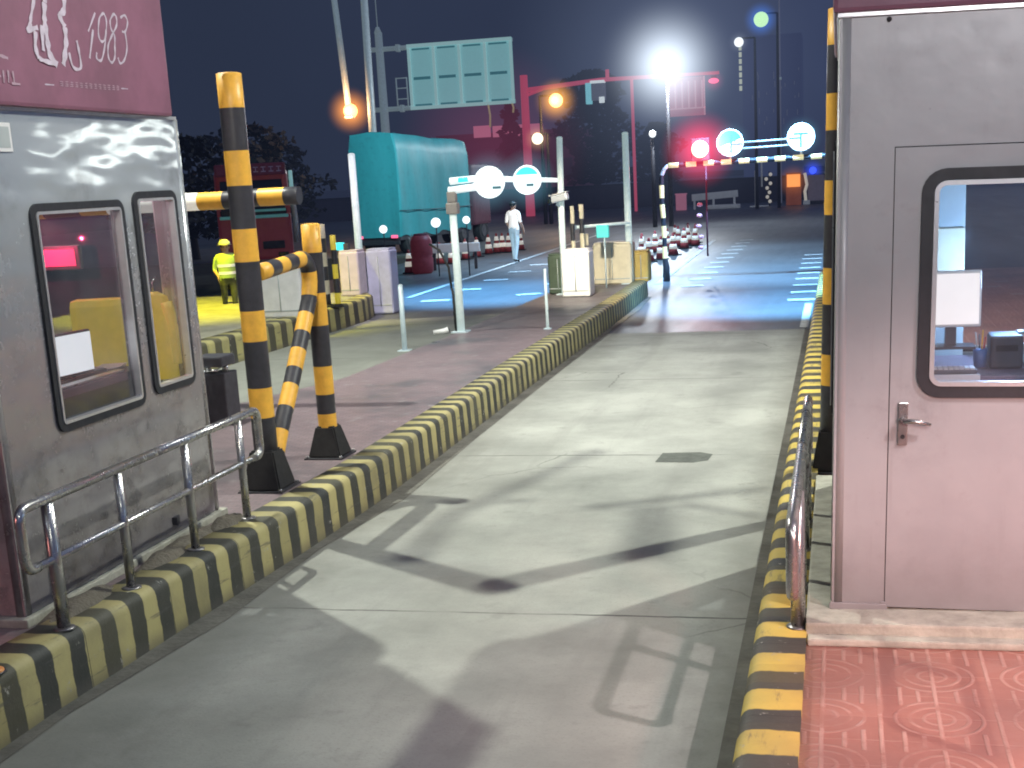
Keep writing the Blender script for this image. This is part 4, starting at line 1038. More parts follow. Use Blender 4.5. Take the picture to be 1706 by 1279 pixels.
# ------------------------------------------------------------------ gantry over the exit of the lane
t = thing('height_gantry', 'white banded height gantry with a bent post across the lane exit', 'gantry', (-3.82, 30.1, 0))
up = [(0, 0, 0), (-.0, 0, .35), (-.02, 0, .52), (-.02, 0, .78), (-.02, 0, .98), (-.03, 0, 1.24), (-.03, 0, 1.42), (-.05, 0, 1.72), (-.05, 0, 1.86), (-.05, 0, 2.14), (-.04, 0, 2.36), (.03, 0, 2.50), (.12, 0, 2.565)]
b = bm_(); tube(b, up, [.085, .075, .055, .055, .05, .055, .05, .055, .05, .055, .045, .042, .042], 12, mis=[1, 1, 0, 1, 0, 1, 0, 1, 0, 1, 2, 2]); obj('upright', b, [M['band_yellow'], M['dark_metal'], M['galv']], t)
P = [(.12, 0, 2.565)]; mi = []
xs = .12
for k in range(10):
    P.append((xs+.23, 0, 2.565+.004*k)); mi.append(0); P.append((xs+.39, 0, 2.565+.004*k)); mi.append(1); xs += .39
b = bm_(); tube(b, P, .056, 12, mis=mi); obj('crossbar', b, [M['band_yellow'], M['dark_metal']], t)
b = bm_(); tube(b, [(4.45, 0, 0), (4.45, 0, 2.62)], .06, 12); obj('far_upright', b, M['dark_metal'], t)
b = bm_(); tube(b, [(1.5, .02, 2.84), (3.05, .02, 2.87)], .02, 8); tube(b, [(1.5, .02, 2.97), (3.05, .02, 3.0)], .02, 8); tube(b, [(1.5, .02, 2.6), (1.5, .02, 3.2)], .025, 8); tube(b, [(3.03, .02, 2.6), (3.03, .02, 3.2)], .025, 8); obj('sign_rails', b, M['galv'], t)
round_sign('round_sign', 'round sign half cyan on the far gantry above the lane exit', (-2.32, 30.0, 2.98), .295, 'upper', [(.0, .14, -.75, .55), (.14, .95, -.18, -.06), (.14, .9, .06, .12)], GS)
round_sign('round_sign', 'white round sign at the right end of the far gantry', (-.79, 30.0, 3.02), .300, 'none', [(-.55, .5, .18, .30), (-.08, .06, -.7, .18), (-.85, -.08, -.10, .0)], GS)
t = thing('traffic_signal', 'glowing red signal on the far gantry left of the round signs', 'traffic signal', (-2.97, 29.9, 2.62))
b = bm_(); bx(b, -.20, .20, -.02, .14, .0, .50, .03); obj('housing', b, M['dark_panel'], t)
b = bm_(); ball(b, (0, -.02, .26), .19, sy=.4); obj('lens', b, E_['red'], t)
b = bm_(); ball(b, (0, 0, 0), .95); o = obj('glow', b, m_glow('glow_red', (1, .04, .12), 2.2, .95, 2.0), t, loc=(0, -.05, .26))
light('POINT', 'signal_light', (-2.97, 29.5, 2.9), None, 90, (1, .15, .2), t, .15)
# hanging beaded tubes below the signal
t = thing('reflector_string', 'reddish string of reflectors hanging under the red signal', 'reflectors', (-3.02, 30.6, 1.2))
b = bm_(); tube(b, [(.1, 0, -.7), (.1, 0, 1.3)], .02, 8)
obj('pole', b, M['dark_red'], t)
for k in range(5):
    b = bm_(); ball(b, (random.uniform(-.22, -.02), 0, -.5+k*.24), .07, sz=.7, u=10, v=7); obj('reflector', b, mat('refl_pink', (.5, .25, .3), .5, emit=(1, .4, .5), estr=.10) if k == 0 else bpy.data.materials['refl_pink'], t)

# ------------------------------------------------------------------ traffic cones
def cone_tree(label):
    t = thing('traffic_cone', label, 'traffic cone', (0, 0, 0), group='red traffic cones with white bands')
    b = bm_(); lathe(b, [(.15, .03), (.125, .16), (.115, .21), (.09, .34), (.08, .39), (.055, .52), (.04, .60), (.028, .66)], n=16, mis=[0, 0, 0, 0, 0, 0, 0]); obj('cone_body', b, M['red_cone'], t)
    b = bm_(); lathe(b, [(.124, .19), (.102, .33)], n=16); obj('band', b, M['band_white'], t)
    b = bm_(); lathe(b, [(.084, .42), (.056, .56)], n=16); obj('band', b, M['band_white'], t)
    b = bm_(); box(b, (0, 0, .016), (.36, .36, .03), .01); obj('foot', b, M['rubber'], t)
    return t
cones_l = [(-11.81, 35.8), (-11.91, 37.6), (-11.98, 39.4), (-11.6, 39.4), (-11.7, 41.3), (-11.62, 42.4), (-11.61, 43.9), (-11.45, 44.4), (-11.3, 44.6), (-11.05, 44.5), (-11.2, 45.4), (-10.9, 45.6)]
cones_r = [(-5.79, 40.0), (-5.15, 36.9), (-5.56, 41.3), (-4.92, 37.7), (-5.35, 42.6), (-4.78, 39.4), (-5.17, 44.1), (-4.81, 42.6), (-5.09, 46.4), (-4.9, 44.6), (-5.4, 45.2), (-4.75, 45.6), (-4.6, 44.0), (-5.6, 38.6)]
c0 = None
names_l = ['leftmost cone of the left row below the teal lorry', 'second cone from the left below the teal lorry', 'third cone from the left below the teal lorry', 'fourth cone from the left, beside the sign pole', 'fifth cone of the left row, right of the sign pole']
for i, (x, y) in enumerate(cones_l+cones_r):
    lab = names_l[i] if i < len(names_l) else ('red cone with white bands bunched beside the person in the white shirt' if i < len(cones_l) else 'red cone with white bands bunched at the foot of the bent gantry post')
    if c0 is None: c0 = o = cone_tree(lab)
    else: o = copy_tree(c0); o['label'] = lab
    o.location = (x, y, 0); o.rotation_euler = (0, 0, random.uniform(0, 1.5))
    if i >= len(names_l): o['group'] = 'cones bunched by the white shirt' if i < len(cones_l) else 'cones bunched by the gantry post'

# round reflectors on thin stems
def stem_light(label, x, y, h, r, m, cat='reflector', name='stem_reflector'):
    t = thing(name, label, cat, (x, y, 0), group='white reflectors on thin stems')
    b = bm_(); tube(b, [(0, 0, 0), (0, 0, h)], .018, 8); obj('stem', b, M['dark_metal'], t)
    b = bm_(); ball(b, (0, -.02, h), r, u=14, v=9); obj('lens', b, m, t)
stem_light('white round reflector at the lower left corner of the teal lorry', -12.0, 34.4, 1.30, .11, E_['soft'])
stem_light('tall bright white reflector left of the sign pole', -10.45, 34.2, 1.42, .13, E_['soft'])
stem_light('white round reflector between the sign pole and the white shirt', -9.55, 34.0, 1.46, .10, E_['soft'])
stem_light('small white reflector at the foot of the red post', -10.8, 52.0, 1.7, .08, E_['soft'])

# red bulk and steel skid below the lorry
t = thing('red_barrel', 'dark red plastic barrel standing behind the left cones', 'barrel', (-11.35, 35.6, 0))
b = bm_(); lathe(b, [(.24, 0), (.30, .06), (.31, .4), (.28, .46), (.31, .52), (.30, .9), (.22, 1.05)], n=22); obj('body', b, mat('barrel_red', (.26, .05, .06), .5, noise=.3, emit=(.9, .1, .15), estr=.03), t)
b = bm_(); lathe(b, [(.2, 1.05), (.2, 1.09), (.14, 1.10)], n=20); obj('lid', b, M['dark_red'], t)
t = thing('guard_rail', 'low grey guard rail behind the left cones', 'guard rail', (-10.7, 36.6, 0), math.radians(6))
b = bm_(); box(b, (0, 0, .62), (1.5, .06, .26), .03); obj('beam', b, M['silver'], t)
for s in (-.6, .6):
    b = bm_(); bx(b, s-.04, s+.04, .04, .1, 0, .7); obj('post', b, M['dark_metal'], t)
# ------------------------------------------------------------------ lorry with teal tarp
t = thing('lorry', 'lorry with a sagging teal tarpaulin over its tall load', 'lorry', (-15.75, 48.9, 0), math.radians(-8), group='lorries queueing on the far lanes')
b = bm_()
N = 14; M_ = 26; L0, L1, HW = -3.2, 3.25, .90
def tarp_pt(u, v):
    y = L0+(L1-L0)*u
    sag = .04*math.sin(u*PI*5)+.05*math.sin(u*17+1)
    top = 4.34-.26*u+.03*math.sin(u*PI*3)-.02*math.sin(u*13)
    lo = .62+.07*math.sin(u*24)
    if v < .42: k = v/.42; return (HW+.03*math.sin(k*PI)+.03*math.sin(u*29+k*3), y, lo+(top-lo)*.97*k)
    if v < .58: k = (v-.42)/.16; return (HW-2*HW*k, y, lo+(top-lo)*.97+(.07+sag*.5)*math.sin(k*PI))
    k = (v-.58)/.42; return (-HW, y, lo+(top-lo)*.97*(1-k))
V = [[b.verts.new(tarp_pt(i/M_, j/N)) for j in range(N+1)] for i in range(M_+1)]
for i in range(M_):
    for j in range(N): b.faces.new((V[i][j], V[i][j+1], V[i+1][j+1], V[i+1][j])).smooth = True
b.faces.new(V[0]); b.faces.new(list(reversed(V[-1])))
obj('tarpaulin', b, M['tarp'], t)
b = bm_(); bx(b, -HW+.03, HW-.03, L0+.05, L1-.05, .50, .95, .02); obj('load_bed', b, M['dark_metal'], t)
b = bm_(); tube(b, [(HW+.07, L0, 1.55), (HW+.08, 0, 1.5), (HW+.07, L1, 1.5)], .015, 6); obj('rope', b, M['dark_metal'], t)
for yy in (-2.2, -1.1, 2.6, 4.6):
    for sd in (-1, 1):
        b = bm_(); tube(b, [(sd*.55, yy, .46), (sd*.86, yy, .46)], .46, 20); wv = obj('wheel', b, M['tyre'], t)
        b = bm_(); tube(b, [(sd*.861, yy, .46), (sd*.875, yy, .46)], .24, 16); obj('rim', b, M['steel_dark'], wv)
b = bm_(); bx(b, -.9, .9, 3.6, 5.4, .7, 3.1, .12); obj('cab', b, M['dark_red'], t)
for sd in (-.7, .7):
    b = bm_(); bx(b, sd-.12, sd+.12, L0-.07, L0-.01, .60, .70, .01); obj('tail_light', b, E_['pink'], t)
b = bm_(); bx(b, -.88, .88, L0-.04, L0+.05, .36, .50, .02); obj('bumper', b, M['dark_metal'], t)
# red truck cab
t = thing('lorry', 'red lorry cab seen head on behind the striped posts', 'lorry', (-14.76, 31.6, 0), .42, group='lorries queueing on the far lanes')
b = bm_(); bx(b, -.62, 1.22, 0, 1.1, .75, 1.90, .08); bx(b, -.62, 1.22, .25, 1.1, 2.02, 3.0, .12); bx(b, -.62, -.48, .1, .3, 1.88, 2.1); bx(b, 1.07, 1.22, .1, .3, 1.88, 2.1); obj('cab', b, M['red_cab'], t)
b = bm_(); poly(b, [(-.52, -.004, 1.80), (1.1, -.004, 1.80), (1.06, .20, 2.75), (-.48, .20, 2.75)]); bx(b, -.54, 1.12, .02, .28, 1.9, 2.02); obj('windscreen', b, M['glass_dark'], t)
b = bm_(); bx(b, -.58, 1.18, -.10, .24, 2.86, 3.16, .05); sv = obj('roof_sign', b, M['dark_red'], t)
b = bm_()
for k in range(4):
    x = .38+k*.19; bx(b, x, x+.12, -.107, -.102, 2.94, 2.965); bx(b, x+.05, x+.07, -.107, -.102, 2.965, 3.07); bx(b, x, x+.12, -.107, -.102, 3.05, 3.07)
obj('roof_lettering', b, M['letter'], sv)
b = bm_(); bx(b, -.56, 1.15, -.09, -.01, 1.80, 1.88, .02); bx(b, .2, 1.1, -.06, -.01, 1.96, 2.02, .01); obj('wiper_strip', b, mat('wiper_green', (.12, .35, .32), .4, noise=.2, emit=(.3, .9, .8), estr=.08), t)
b = bm_(); bx(b, .45, 1.0, -.03, -.004, 1.02, 1.22, .02); obj('grille', b, M['dark_metal'], t)
b = bm_(); tube(b, [(1.30, -.05, 1.15), (1.32, -.08, 1.75), (1.30, -.12, 2.05), (1.22, -.10, 2.2)], .07, 10); obj('mirror_arm', b, M['plastic_cream'], t)
b = bm_(); bx(b, 1.24, 1.34, -.14, -.02, 2.25, 2.95, .03); obj('side_mirror', b, mat('mirror_teal', (.55, .8, .75), .3, noise=.1, emit=(.5, 1, .9), estr=.22), t)
for s in (-.38, .95):
    b = bm_(); bx(b, s-.13, s+.13, -.05, .0, .80, .93, .02); obj('headlight', b, M['glass_dark'], t)
for s in (-.40, 1.05):
    b = bm_(); tube(b, [(s-.14, .7, .48), (s+.14, .7, .48)], .48, 18); obj('wheel', b, M['tyre'], t)
b = bm_(); bx(b, -.55, 1.10, 1.15, 5.5, .8, 1.05); obj('chassis', b, M['dark_metal'], t)

# ------------------------------------------------------------------ people
def person(label, loc, rz, hgt, pose, shirt, trouser, hair, helmet=False, vest=False):
    s = hgt/1.70
    t = thing('person', label, 'person', loc, rz)
    J = {}
    V = []; E2 = []; R = []
    def v(name, p, r): J[name] = len(V); V.append(Vector(p)*s); R.append((r*s, r*s)); return J[name]
    def e2(a, c): E2.append((J[a], J[c]))
    v('pelvis', (0, 0, .93), .135); v('waist', (0, .01, 1.08), .125); v('chest', (0, .0, 1.28), .150); v('upper', (0, .0, 1.40), .105); v('neck', (0, -.01, 1.47), .055); v('head', (0, -.02, 1.57), .085); v('crown', (0, -.015, 1.65), .075)
    for a, c in (('pelvis', 'waist'), ('waist', 'chest'), ('chest', 'upper'), ('upper', 'neck'), ('neck', 'head'), ('head', 'crown')): e2(a, c)
    for sd, nm in ((-1, 'l'), (1, 'r')):
        st, bd = pose[nm]
        v('hip'+nm, (sd*.095, 0, .88), .095); v('knee'+nm, (sd*.10, -.02+st*.5, .49), .060); v('ank'+nm, (sd*.10, .02+st, .09), .042); v('toe'+nm, (sd*.115, -.13+st, .035), .035)
        e2('pelvis', 'hip'+nm); e2('hip'+nm, 'knee'+nm); e2('knee'+nm, 'ank'+nm); e2('ank'+nm, 'toe'+nm)
        v('sh'+nm, (sd*.19, 0, 1.385), .060); v('el'+nm, (sd*.25, .02, 1.12), .045); v('wr'+nm, (sd*(.26-bd*.10), -.10-bd*.10, .90+bd*.16), .030)
        e2('upper', 'sh'+nm); e2('sh'+nm, 'el'+nm); e2('el'+nm, 'wr'+nm)
        w_ = Vector((sd*(.26-bd*.10), -.10-bd*.10, .90+bd*.16)); dn = Vector((0, -.25, -1)).normalized()
        v('palm'+nm, w_+dn*.06, .028); e2('wr'+nm, 'palm'+nm)
        for k in range(4):
            b0 = w_+dn*.10+Vector((0, (k-1.5)*.018, 0)); l_ = (.060, .072, .068, .052)[k]
            v('f%d%s' % (k, nm), b0, .0095); v('g%d%s' % (k, nm), b0+dn*l_*.6+Vector((-sd*.012, 0, 0)), .008); v('h%d%s' % (k, nm), b0+dn*l_+Vector((-sd*.03, 0, 0)), .007)
            e2('palm'+nm, 'f%d%s' % (k, nm)); e2('f%d%s' % (k, nm), 'g%d%s' % (k, nm)); e2('g%d%s' % (k, nm), 'h%d%s' % (k, nm))
        v('t0'+nm, w_+dn*.045+Vector((-sd*.01, -.04, 0)), .010); v('t1'+nm, w_+dn*.085+Vector((-sd*.02, -.055, 0)), .008); e2('palm'+nm, 't0'+nm); e2('t0'+nm, 't1'+nm)
    me = bpy.data.meshes.new('body'); me.from_pydata([tuple(q) for q in V], E2, []); me.update()
    o = bpy.data.objects.new('body', me); COL.objects.link(o); o.parent = t
    mk = o.modifiers.new('skin', 'SKIN'); sv = me.skin_vertices[0].data
    for i, r in enumerate(R): sv[i].radius = r; sv[i].use_root = (i == 0)
    mk.use_smooth_shade = True
    o.modifiers.new('sub', 'SUBSURF').levels = 1; o.modifiers['sub'].render_levels = 1
    # bake to a single mesh so that clothes colours can follow the body
    dg = bpy.context.evaluated_depsgraph_get(); m2 = bpy.data.meshes.new_from_object(o.evaluated_get(dg)); o.modifiers.clear(); o.data = m2
    m2.materials.clear()
    for q in (M['skin'], trouser, shirt, M['tyre']): m2.materials.append(q)
    for p in m2.polygons:
        c = p.center/s; p.use_smooth = True
        if c.z < .085: p.material_index = 3
        elif c.z < .95 and abs(c.x) < .185: p.material_index = 1
        elif c.z < 1.455 and not (abs(c.x) > .17 and c.z < 1.12): p.material_index = 2
        else: p.material_index = 0
    # face: eyes, nose, mouth, ears
    b = bm_()
    for sd in (-1, 1): ball(b, (sd*.032*s, -.100*s, 1.585*s), .011*s, u=8, v=6)
    obj('eyes', b, M['hair'], t)
    b = bm_(); ball(b, (0, -.108*s, 1.556*s), .014*s, sz=1.5, u=8, v=6)
    for sd in (-1, 1): ball(b, (sd*.086*s, -.012*s, 1.565*s), .020*s, sx=.5, sz=1.4, u=8, v=6)
    obj('nose_and_ears', b, M['skin'], t)
    b = bm_(); box(b, (0, -.098*s, 1.522*s), (.042*s, .012*s, .010*s), .003); obj('mouth', b, mat('lips', (.35, .14, .12), .5), t)
    b = bm_(); ball(b, (0, .005*s, 1.625*s), .098*s, sy=1.08, sz=.85, u=16, v=10)
    bmesh.ops.delete(b, geom=[q for q in b.verts if q.co.z < 1.565*s or (q.co.y < -.07*s and q.co.z < 1.61*s)], context='VERTS'); obj('hair', b, hair, t)
    if helmet:
        b = bm_(); ball(b, (0, -.005*s, 1.645*s), .118*s, sy=1.15, sz=.8, u=18, v=10); bmesh.ops.delete(b, geom=[q for q in b.verts if q.co.z < 1.625*s], context='VERTS'); lathe(b, [(.118*s, 0), (.145*s, .004), (.118*s, .010)], c=(0, -.01, 1.625*s), n=18); obj('helmet', b, M['helmet'], t)
    if vest:
        b = bm_(); N = 20
        prof = [(.96, .165, .135), (1.08, .17, .140), (1.22, .185, .150), (1.36, .190, .135), (1.43, .13, .10)]
        Rg = [[b.verts.new((rx*s*math.cos(2*PI*k/N), ry*s*math.sin(2*PI*k/N), z*s)) for k in range(N)] for z, rx, ry in prof]
        for a, c in zip(Rg, Rg[1:]):
            for k in range(N): b.faces.new((a[k], a[(k+1) % N], c[(k+1) % N], c[k])).smooth = True
        vv = obj('vest', b, M['hivis'], t)
        for z, rx, ry in ((1.03, .172, .142), (1.18, .186, .152)):
            b = bm_(); Rg = [[b.verts.new((rx*s*math.cos(2*PI*k/N), ry*s*math.sin(2*PI*k/N), zz*s)) for k in range(N)] for zz in (z, z+.06)]
            for k in range(N): b.faces.new((Rg[0][k], Rg[0][(k+1) % N], Rg[1][(k+1) % N], Rg[1][k])).smooth = True
            obj('reflective_band', b, M['reflective'], vv)
    return t
person('person in a hi-vis vest and pale helmet standing in yellow light', (-11.35, 23.4, 0), .5, 1.58, {'l': (.06, .7), 'r': (-.05, .6)}, M['hivis'], M['dark_cloth'], M['hair'], True, True)
person('person in a white shirt and pale blue trousers beyond the sign pole', (-9.47, 38.9, 0), 2.7, 1.80, {'l': (.10, .1), 'r': (-.08, .2)}, M['white_cloth'], M['pale_jean'], M['hair'])

# ------------------------------------------------------------------ far background
def lamp(label, loc, r, m, glow=None, name='street_lamp', pole=None, energy=0, col=(1, 1, 1), sz=1.0, extra=None):
    t = thing(name, label, 'lamp', (loc[0], loc[1], 0), group='lit lamps beyond the toll plaza')
    z = loc[2]
    b = bm_(); ball(b, (0, 0, z), r, sz=sz, u=18, v=12); obj('bulb', b, m, t)
    b = bm_(); bx(b, -r*.5, r*.5, .0, r*.8, z+r*.55, z+r*1.0, r*.1); obj('lamp_head', b, M['dark_housing'], t)
    if pole is not None:
        b = bm_(); tube(b, [(pole, r*.6, 0), (pole, r*.6, z+r*.8)], [.11, .07], 10); tube(b, [(pole, r*.6, z+r*.78), (0, r*.5, z+r*.78)], .05, 8); obj('pole', b, M['dark_metal'], t)
    if glow:
        gr, gs, gc, gp = glow
        b = bm_(); ball(b, (0, 0, 0), gr, u=24, v=16); obj('glow', b, m_glow('glow_'+str(len(bpy.data.materials)), gc, gs, gr, gp), t, loc=(0, 0, z))
    if energy: light('POINT', 'lamp_light', (loc[0], loc[1]-r*1.6, z), None, energy, col, t, r)
    return t
lamp('brilliant white floodlight with a wide halo on a thin pole', (-7.35, 60, 6.95), .36, E_['white'], (3.6, 1.1, (.80, .90, 1), 3.2), 'floodlight', pole=0.0, energy=4200, col=(.85, .93, 1), sz=1.15)
gl2 = thing('lamp_bloom', 'added glowing sphere for the wide pale bloom of the floodlight', 'haze', (-7.35, 60, 6.95))  # wide bloom put in as a glowing volume
b = bm_(); ball(b, (0, 0, 0), 8.0, u=24, v=16); obj('bloom_body', b, m_glow('glow_wide', (.55, .68, 1), .022, 8.0, 1.6), gl2)
lamp('orange lamp hanging left of the big teal sign', (-22.1, 60, 5.90), .33, E_['orange'], (1.2, 2.6, (1, .34, .05), 2.2), energy=350, col=(1, .5, .2))
lamp('large orange lamp between the red post and the box sign', (-14.41, 70, 6.33), .36, E_['orange'], (1.3, 2.2, (1, .42, .05), 2.2), pole=-.9, energy=300, col=(1, .55, .2))
lamp('small warm lamp beside the red gantry post', (-15.5, 70, 4.45), .30, E_['warm'], (.8, .9, (1, .6, .3), 1.8), pole=.5)
lamp('green white lamp in a blue halo high on the right', (-4.3, 80, 10.6), .42, E_['green'], (1.05, .8, (.05, .25, 1), 1.3), 'sky_lamp', pole=.9)
lamp('small white lamp above the vertical light strip', (-5.58, 80, 9.45), .27, E_['soft'], (.7, .35, (.8, .9, 1), 1.8), 'sky_lamp', pole=.9)
lamp('pink lamp at the right end of the pink board', (-7.55, 85.5, 7.75), .32, E_['pink'], (.8, .5, (1, .1, .25), 1.8), 'beacon_lamp', sz=.5)
lamp('little white lamp on a thin pole below the floodlight', (-8.05, 60, 4.08), .16, E_['soft'], pole=-.02)
lamp('tiny blue lamp at the right edge beside the grey box', (-1.55, 86, 2.02), .22, E_['blue'], (.75, 1.6, (.03, .08, 1), 1.5), 'beacon_lamp', pole=.1)
# tall strip of light on a tower
t = thing('lit_tower', 'dark tower with one vertical strip of small lights', 'tower', (-7.4, 118, 0))
b = bm_(); bx(b, -.6, 4.4, 0, 5, 0, 13.2, .1); obj('tower_wall', b, mat('tower_wall', (.055, .06, .075), .8, noise=.2, nscale=.4, emit=sl((58, 68, 104)), estr=.7), t)  # self-glow lifts the wall close to the sky tone
for k in range(7):
    b = bm_(); bx(b, -.85, -.62, -.06, .1, 8.8+k*.55, 9.2+k*.55, .03); obj('strip_lamp', b, E_['strip'], t)
b = bm_()
for k in range(22): x = random.uniform(.2, 4.2); z = random.uniform(5.5, 10.5); bx(b, x, x+.05, -.03, -.004, z, z+random.uniform(.2, .6))
obj('faint_windows', b, mat('faint_window', (.12, .13, .17), .5, emit=(.6, .65, .9), estr=.12), t)
t = thing('mast', 'very thin tall mast between the tower and the right booth', 'mast', (-3.68, 90, 0))
b = bm_(); tube(b, [(0, 0, 0), (0, 0, 16)], [.06, .045], 8); obj('shaft', b, mat('mast_paint', (.25, .27, .35), .5, emit=(.5, .55, .8), estr=.12), t)
b = bm_(); tube(b, [(-.1, 0, 7.9), (.1, 0, 7.9)], .09, 8); obj('fitting', b, M['galv'], t)

# big overhead direction sign seen from the back
t = thing('direction_sign', 'large teal back of an overhead road sign on two arms', 'road sign', (-32.4, 95, 0))
b = bm_(); tube(b, [(0, 0, 0), (0, 0, 13.2)], [.36, .27], 16); obj('column', b, M['galv'], t)
b = bm_(); tube(b, [(-.03, 0, 13.2), (-.03, 0, 13.6)], [.28, .12], 12); tube(b, [(-.03, 0, 13.6), (-.06, 0, 18)], .035, 6); obj('lightning_rod', b, M['galv'], t)
for z in (12.05, 7.85):
    b = bm_(); tube(b, [(-.9, 0, z), (2.4, 0, z), (9.9, 0, z)], [.17, .17, .15], 12); box(b, (1.4, 0, z), (.25, .5, .5), .03); obj('arm', b, M['galv'], t)
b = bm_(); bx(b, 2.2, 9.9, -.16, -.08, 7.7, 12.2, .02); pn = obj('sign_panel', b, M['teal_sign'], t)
b = bm_()
for x in (2.25, 4.1, 6.0, 7.9, 9.8): bx(b, x-.10, x+.10, -.30, -.165, 7.75, 12.15)
for z in (7.8, 12.1): bx(b, 2.15, 9.9, -.36, -.305, z-.12, z+.12)
obj('stiffener', b, mat('sign_rib', (.40, .55, .55), .5, noise=.15, nscale=2, emit=(.5, .85, .85), estr=.50), pn)
b = bm_()
for x in (2.5, 4.4, 6.3, 8.2): bx(b, x, x+1.25, -.25, -.165, 9.75, 9.95); bx(b, x, x+1.25, -.25, -.165, 7.92, 8.06); bx(b, x, x+1.3, -.25, -.165, 11.8, 11.92)
obj('dark_strip', b, mat('sign_strip', (.06, .2, .24), .6, emit=(.1, .4, .45), estr=.3), pn)  # dark teal strips across the sign panel
b = bm_(); tube(b, [(1.15, -.2, 7.95), (1.15, -.2, 10.0)], .05, 6); tube(b, [(1.95, -.2, 7.95), (1.95, -.2, 10.0)], .05, 6)
for z in (8.5, 9.25, 9.95): tube(b, [(1.15, -.2, z), (1.95, -.2, z)], .045, 6)
obj('ladder', b, M['galv'], t)
for x, l_ in ((7.95, 1.6), (9.7, .7)):
    b = bm_(); tube(b, [(x, -.3, 7.75), (x+.1, -.3, 7.75-l_*.5), (x+.05, -.3, 7.75-l_)], .07, 6); obj('cable', b, mat('warm_cable', (.5, .42, .3), .5, emit=(1, .75, .4), estr=.25) if x < 9 else bpy.data.materials['warm_cable'], t)
for (x0, x1, lab) in ((-22.55, -22.15, 'pale leaning lamp pole above the left orange lamp'), (-21.0, -21.15, 'pale thick pole just left of the teal sign column')):
    t = thing('lamp_pole', lab, 'pole', (0, 0, 0), group='pale poles left of the teal sign')
    b = bm_(); tube(b, [(x1, 60, 5.6 if x0 < -22 else 0), (x0, 60, 12.5)], [.15, .13] if x0 < -22 else [.19, .16], 10); obj('shaft', b, M['galv'], t)
    b = bm_(); box(b, (x1, 60, 5.62 if x0 < -22 else .15), (.4, .4, .12 if x0 < -22 else .3), .03); obj('base', b, M['galv'], t)

# red cantilever gantry
t = thing('red_gantry', 'red lit cantilever gantry post with a long beam', 'gantry', (-19.75, 86, 0))
b = bm_(); tube(b, [(0, 0, 0), (0, 0, 8.9)], [.30, .24], 14); obj('column', b, M['red_steel'], t)
b = bm_(); tube(b, [(0, 0, 7.95), (5, 0, 8.3), (12.5, 0, 8.25)], [.16, .13, .10], 10); tube(b, [(0, 0, 7.6), (1.2, 0, 7.95)], .09, 8); obj('beam', b, M['red_steel'], t)
b = bm_(); tube(b, [(5.45, 0, 8.3), (5.45, 0, 8.9)], .12, 8); obj('beam_cap', b, M['red_steel'], t)
b = bm_(); tube(b, [(6.95, .3, 0), (6.95, .3, 8.25)], .10, 8); obj('stay', b, M['red_steel'], t)
t = thing('lane_sign', 'box shaped lane sign with a cyan side hanging from the red beam', 'lane sign', (-15.1, 85.8, 6.85))
b = bm_(); bx(b, -.25, .62, 0, .5, .2, 1.25, .03); obj('box_body', b, mat('lane_box', (.16, .17, .22), .5, noise=.2, emit=(.5, .55, .7), estr=.10), t)
b = bm_(); bx(b, -.62, -.26, -.02, .45, .0, 1.3, .03); obj('lit_side', b, mat('lane_cyan', (.25, .65, .72), .5, noise=.1, emit=(.3, .85, .95), estr=.5), t)
b = bm_(); bx(b, -.3, .62, -.05, .5, 1.26, 1.42, .03); bx(b, .25, .6, -.06, -.005, .02, .4, .03); obj('white_trim', b, M['sign_white'], t)
t = thing('ribbed_board', 'pink ribbed board hanging below the red beam beside the floodlight', 'board', (-9.35, 85.8, 5.75))
b = bm_(); bx(b, -1.25, 1.22, 0, .12, 0, 2.35, .03); obj('board_panel', b, M['pink_board'], t)
b = bm_()
for k in range(6): bx(b, -1.1+k*.42, -1.02+k*.42, -.06, -.002, .5, 2.1)
bx(b, -1.25, 1.22, -.07, -.002, .42, .5); bx(b, 1.14, 1.22, -.07, -.002, .0, 2.35); obj('rib', b, mat('pink_rib', (.55, .28, .34), .5, emit=(.9, .5, .6), estr=.38), t)
b = bm_(); ball(b, (0, 0, 0), 7.5, u=24, v=16); 
gl = thing('red_bloom', 'added glowing sphere tinting the air red beyond the red gantry', 'haze', (-25, 98, 5.0))  # red tint put in as a glowing volume
obj('bloom_body', b, m_glow('glow_redbloom', (.85, .12, .28), .018, 7.5, 1.0), gl)

# low dark station building with pink lit edge beyond the lorry
t = thing('station_building', 'low dark red building with a pink lit roof edge beyond the lorry', 'building', (-31, 128, 0))
b = bm_(); bx(b, -7, 7, 0, 8, 0, 6.4, .05); obj('wall', b, M['dark_red'], t)
b = bm_(); bx(b, -7.4, 7.4, -.5, 8.4, 6.4, 6.9, .05); rf = obj('roof', b, M['dark_red'], t)
b = bm_(); bx(b, -3.5, -1.8, -.7, -.52, 6.5, 7.6, .05); bx(b, -1.6, 3.4, -.7, -.52, 6.45, 7.5, .08); obj('lit_edge', b, mat('pink_edge', (.5, .2, .28), .5, emit=(1, .3, .45), estr=.42), rf)
for k in range(5):
    b = bm_(); bx(b, -6+k*2.6, -4.4+k*2.6, -.06, -.005, 2.2, 4.2, .02); f = obj('window', b, M['dark_metal'], t)
    b = bm_(); bx(b, -5.9+k*2.6, -4.5+k*2.6, -.075, -.062, 2.3, 4.1); obj('pane', b, M['glass_dark'], f)

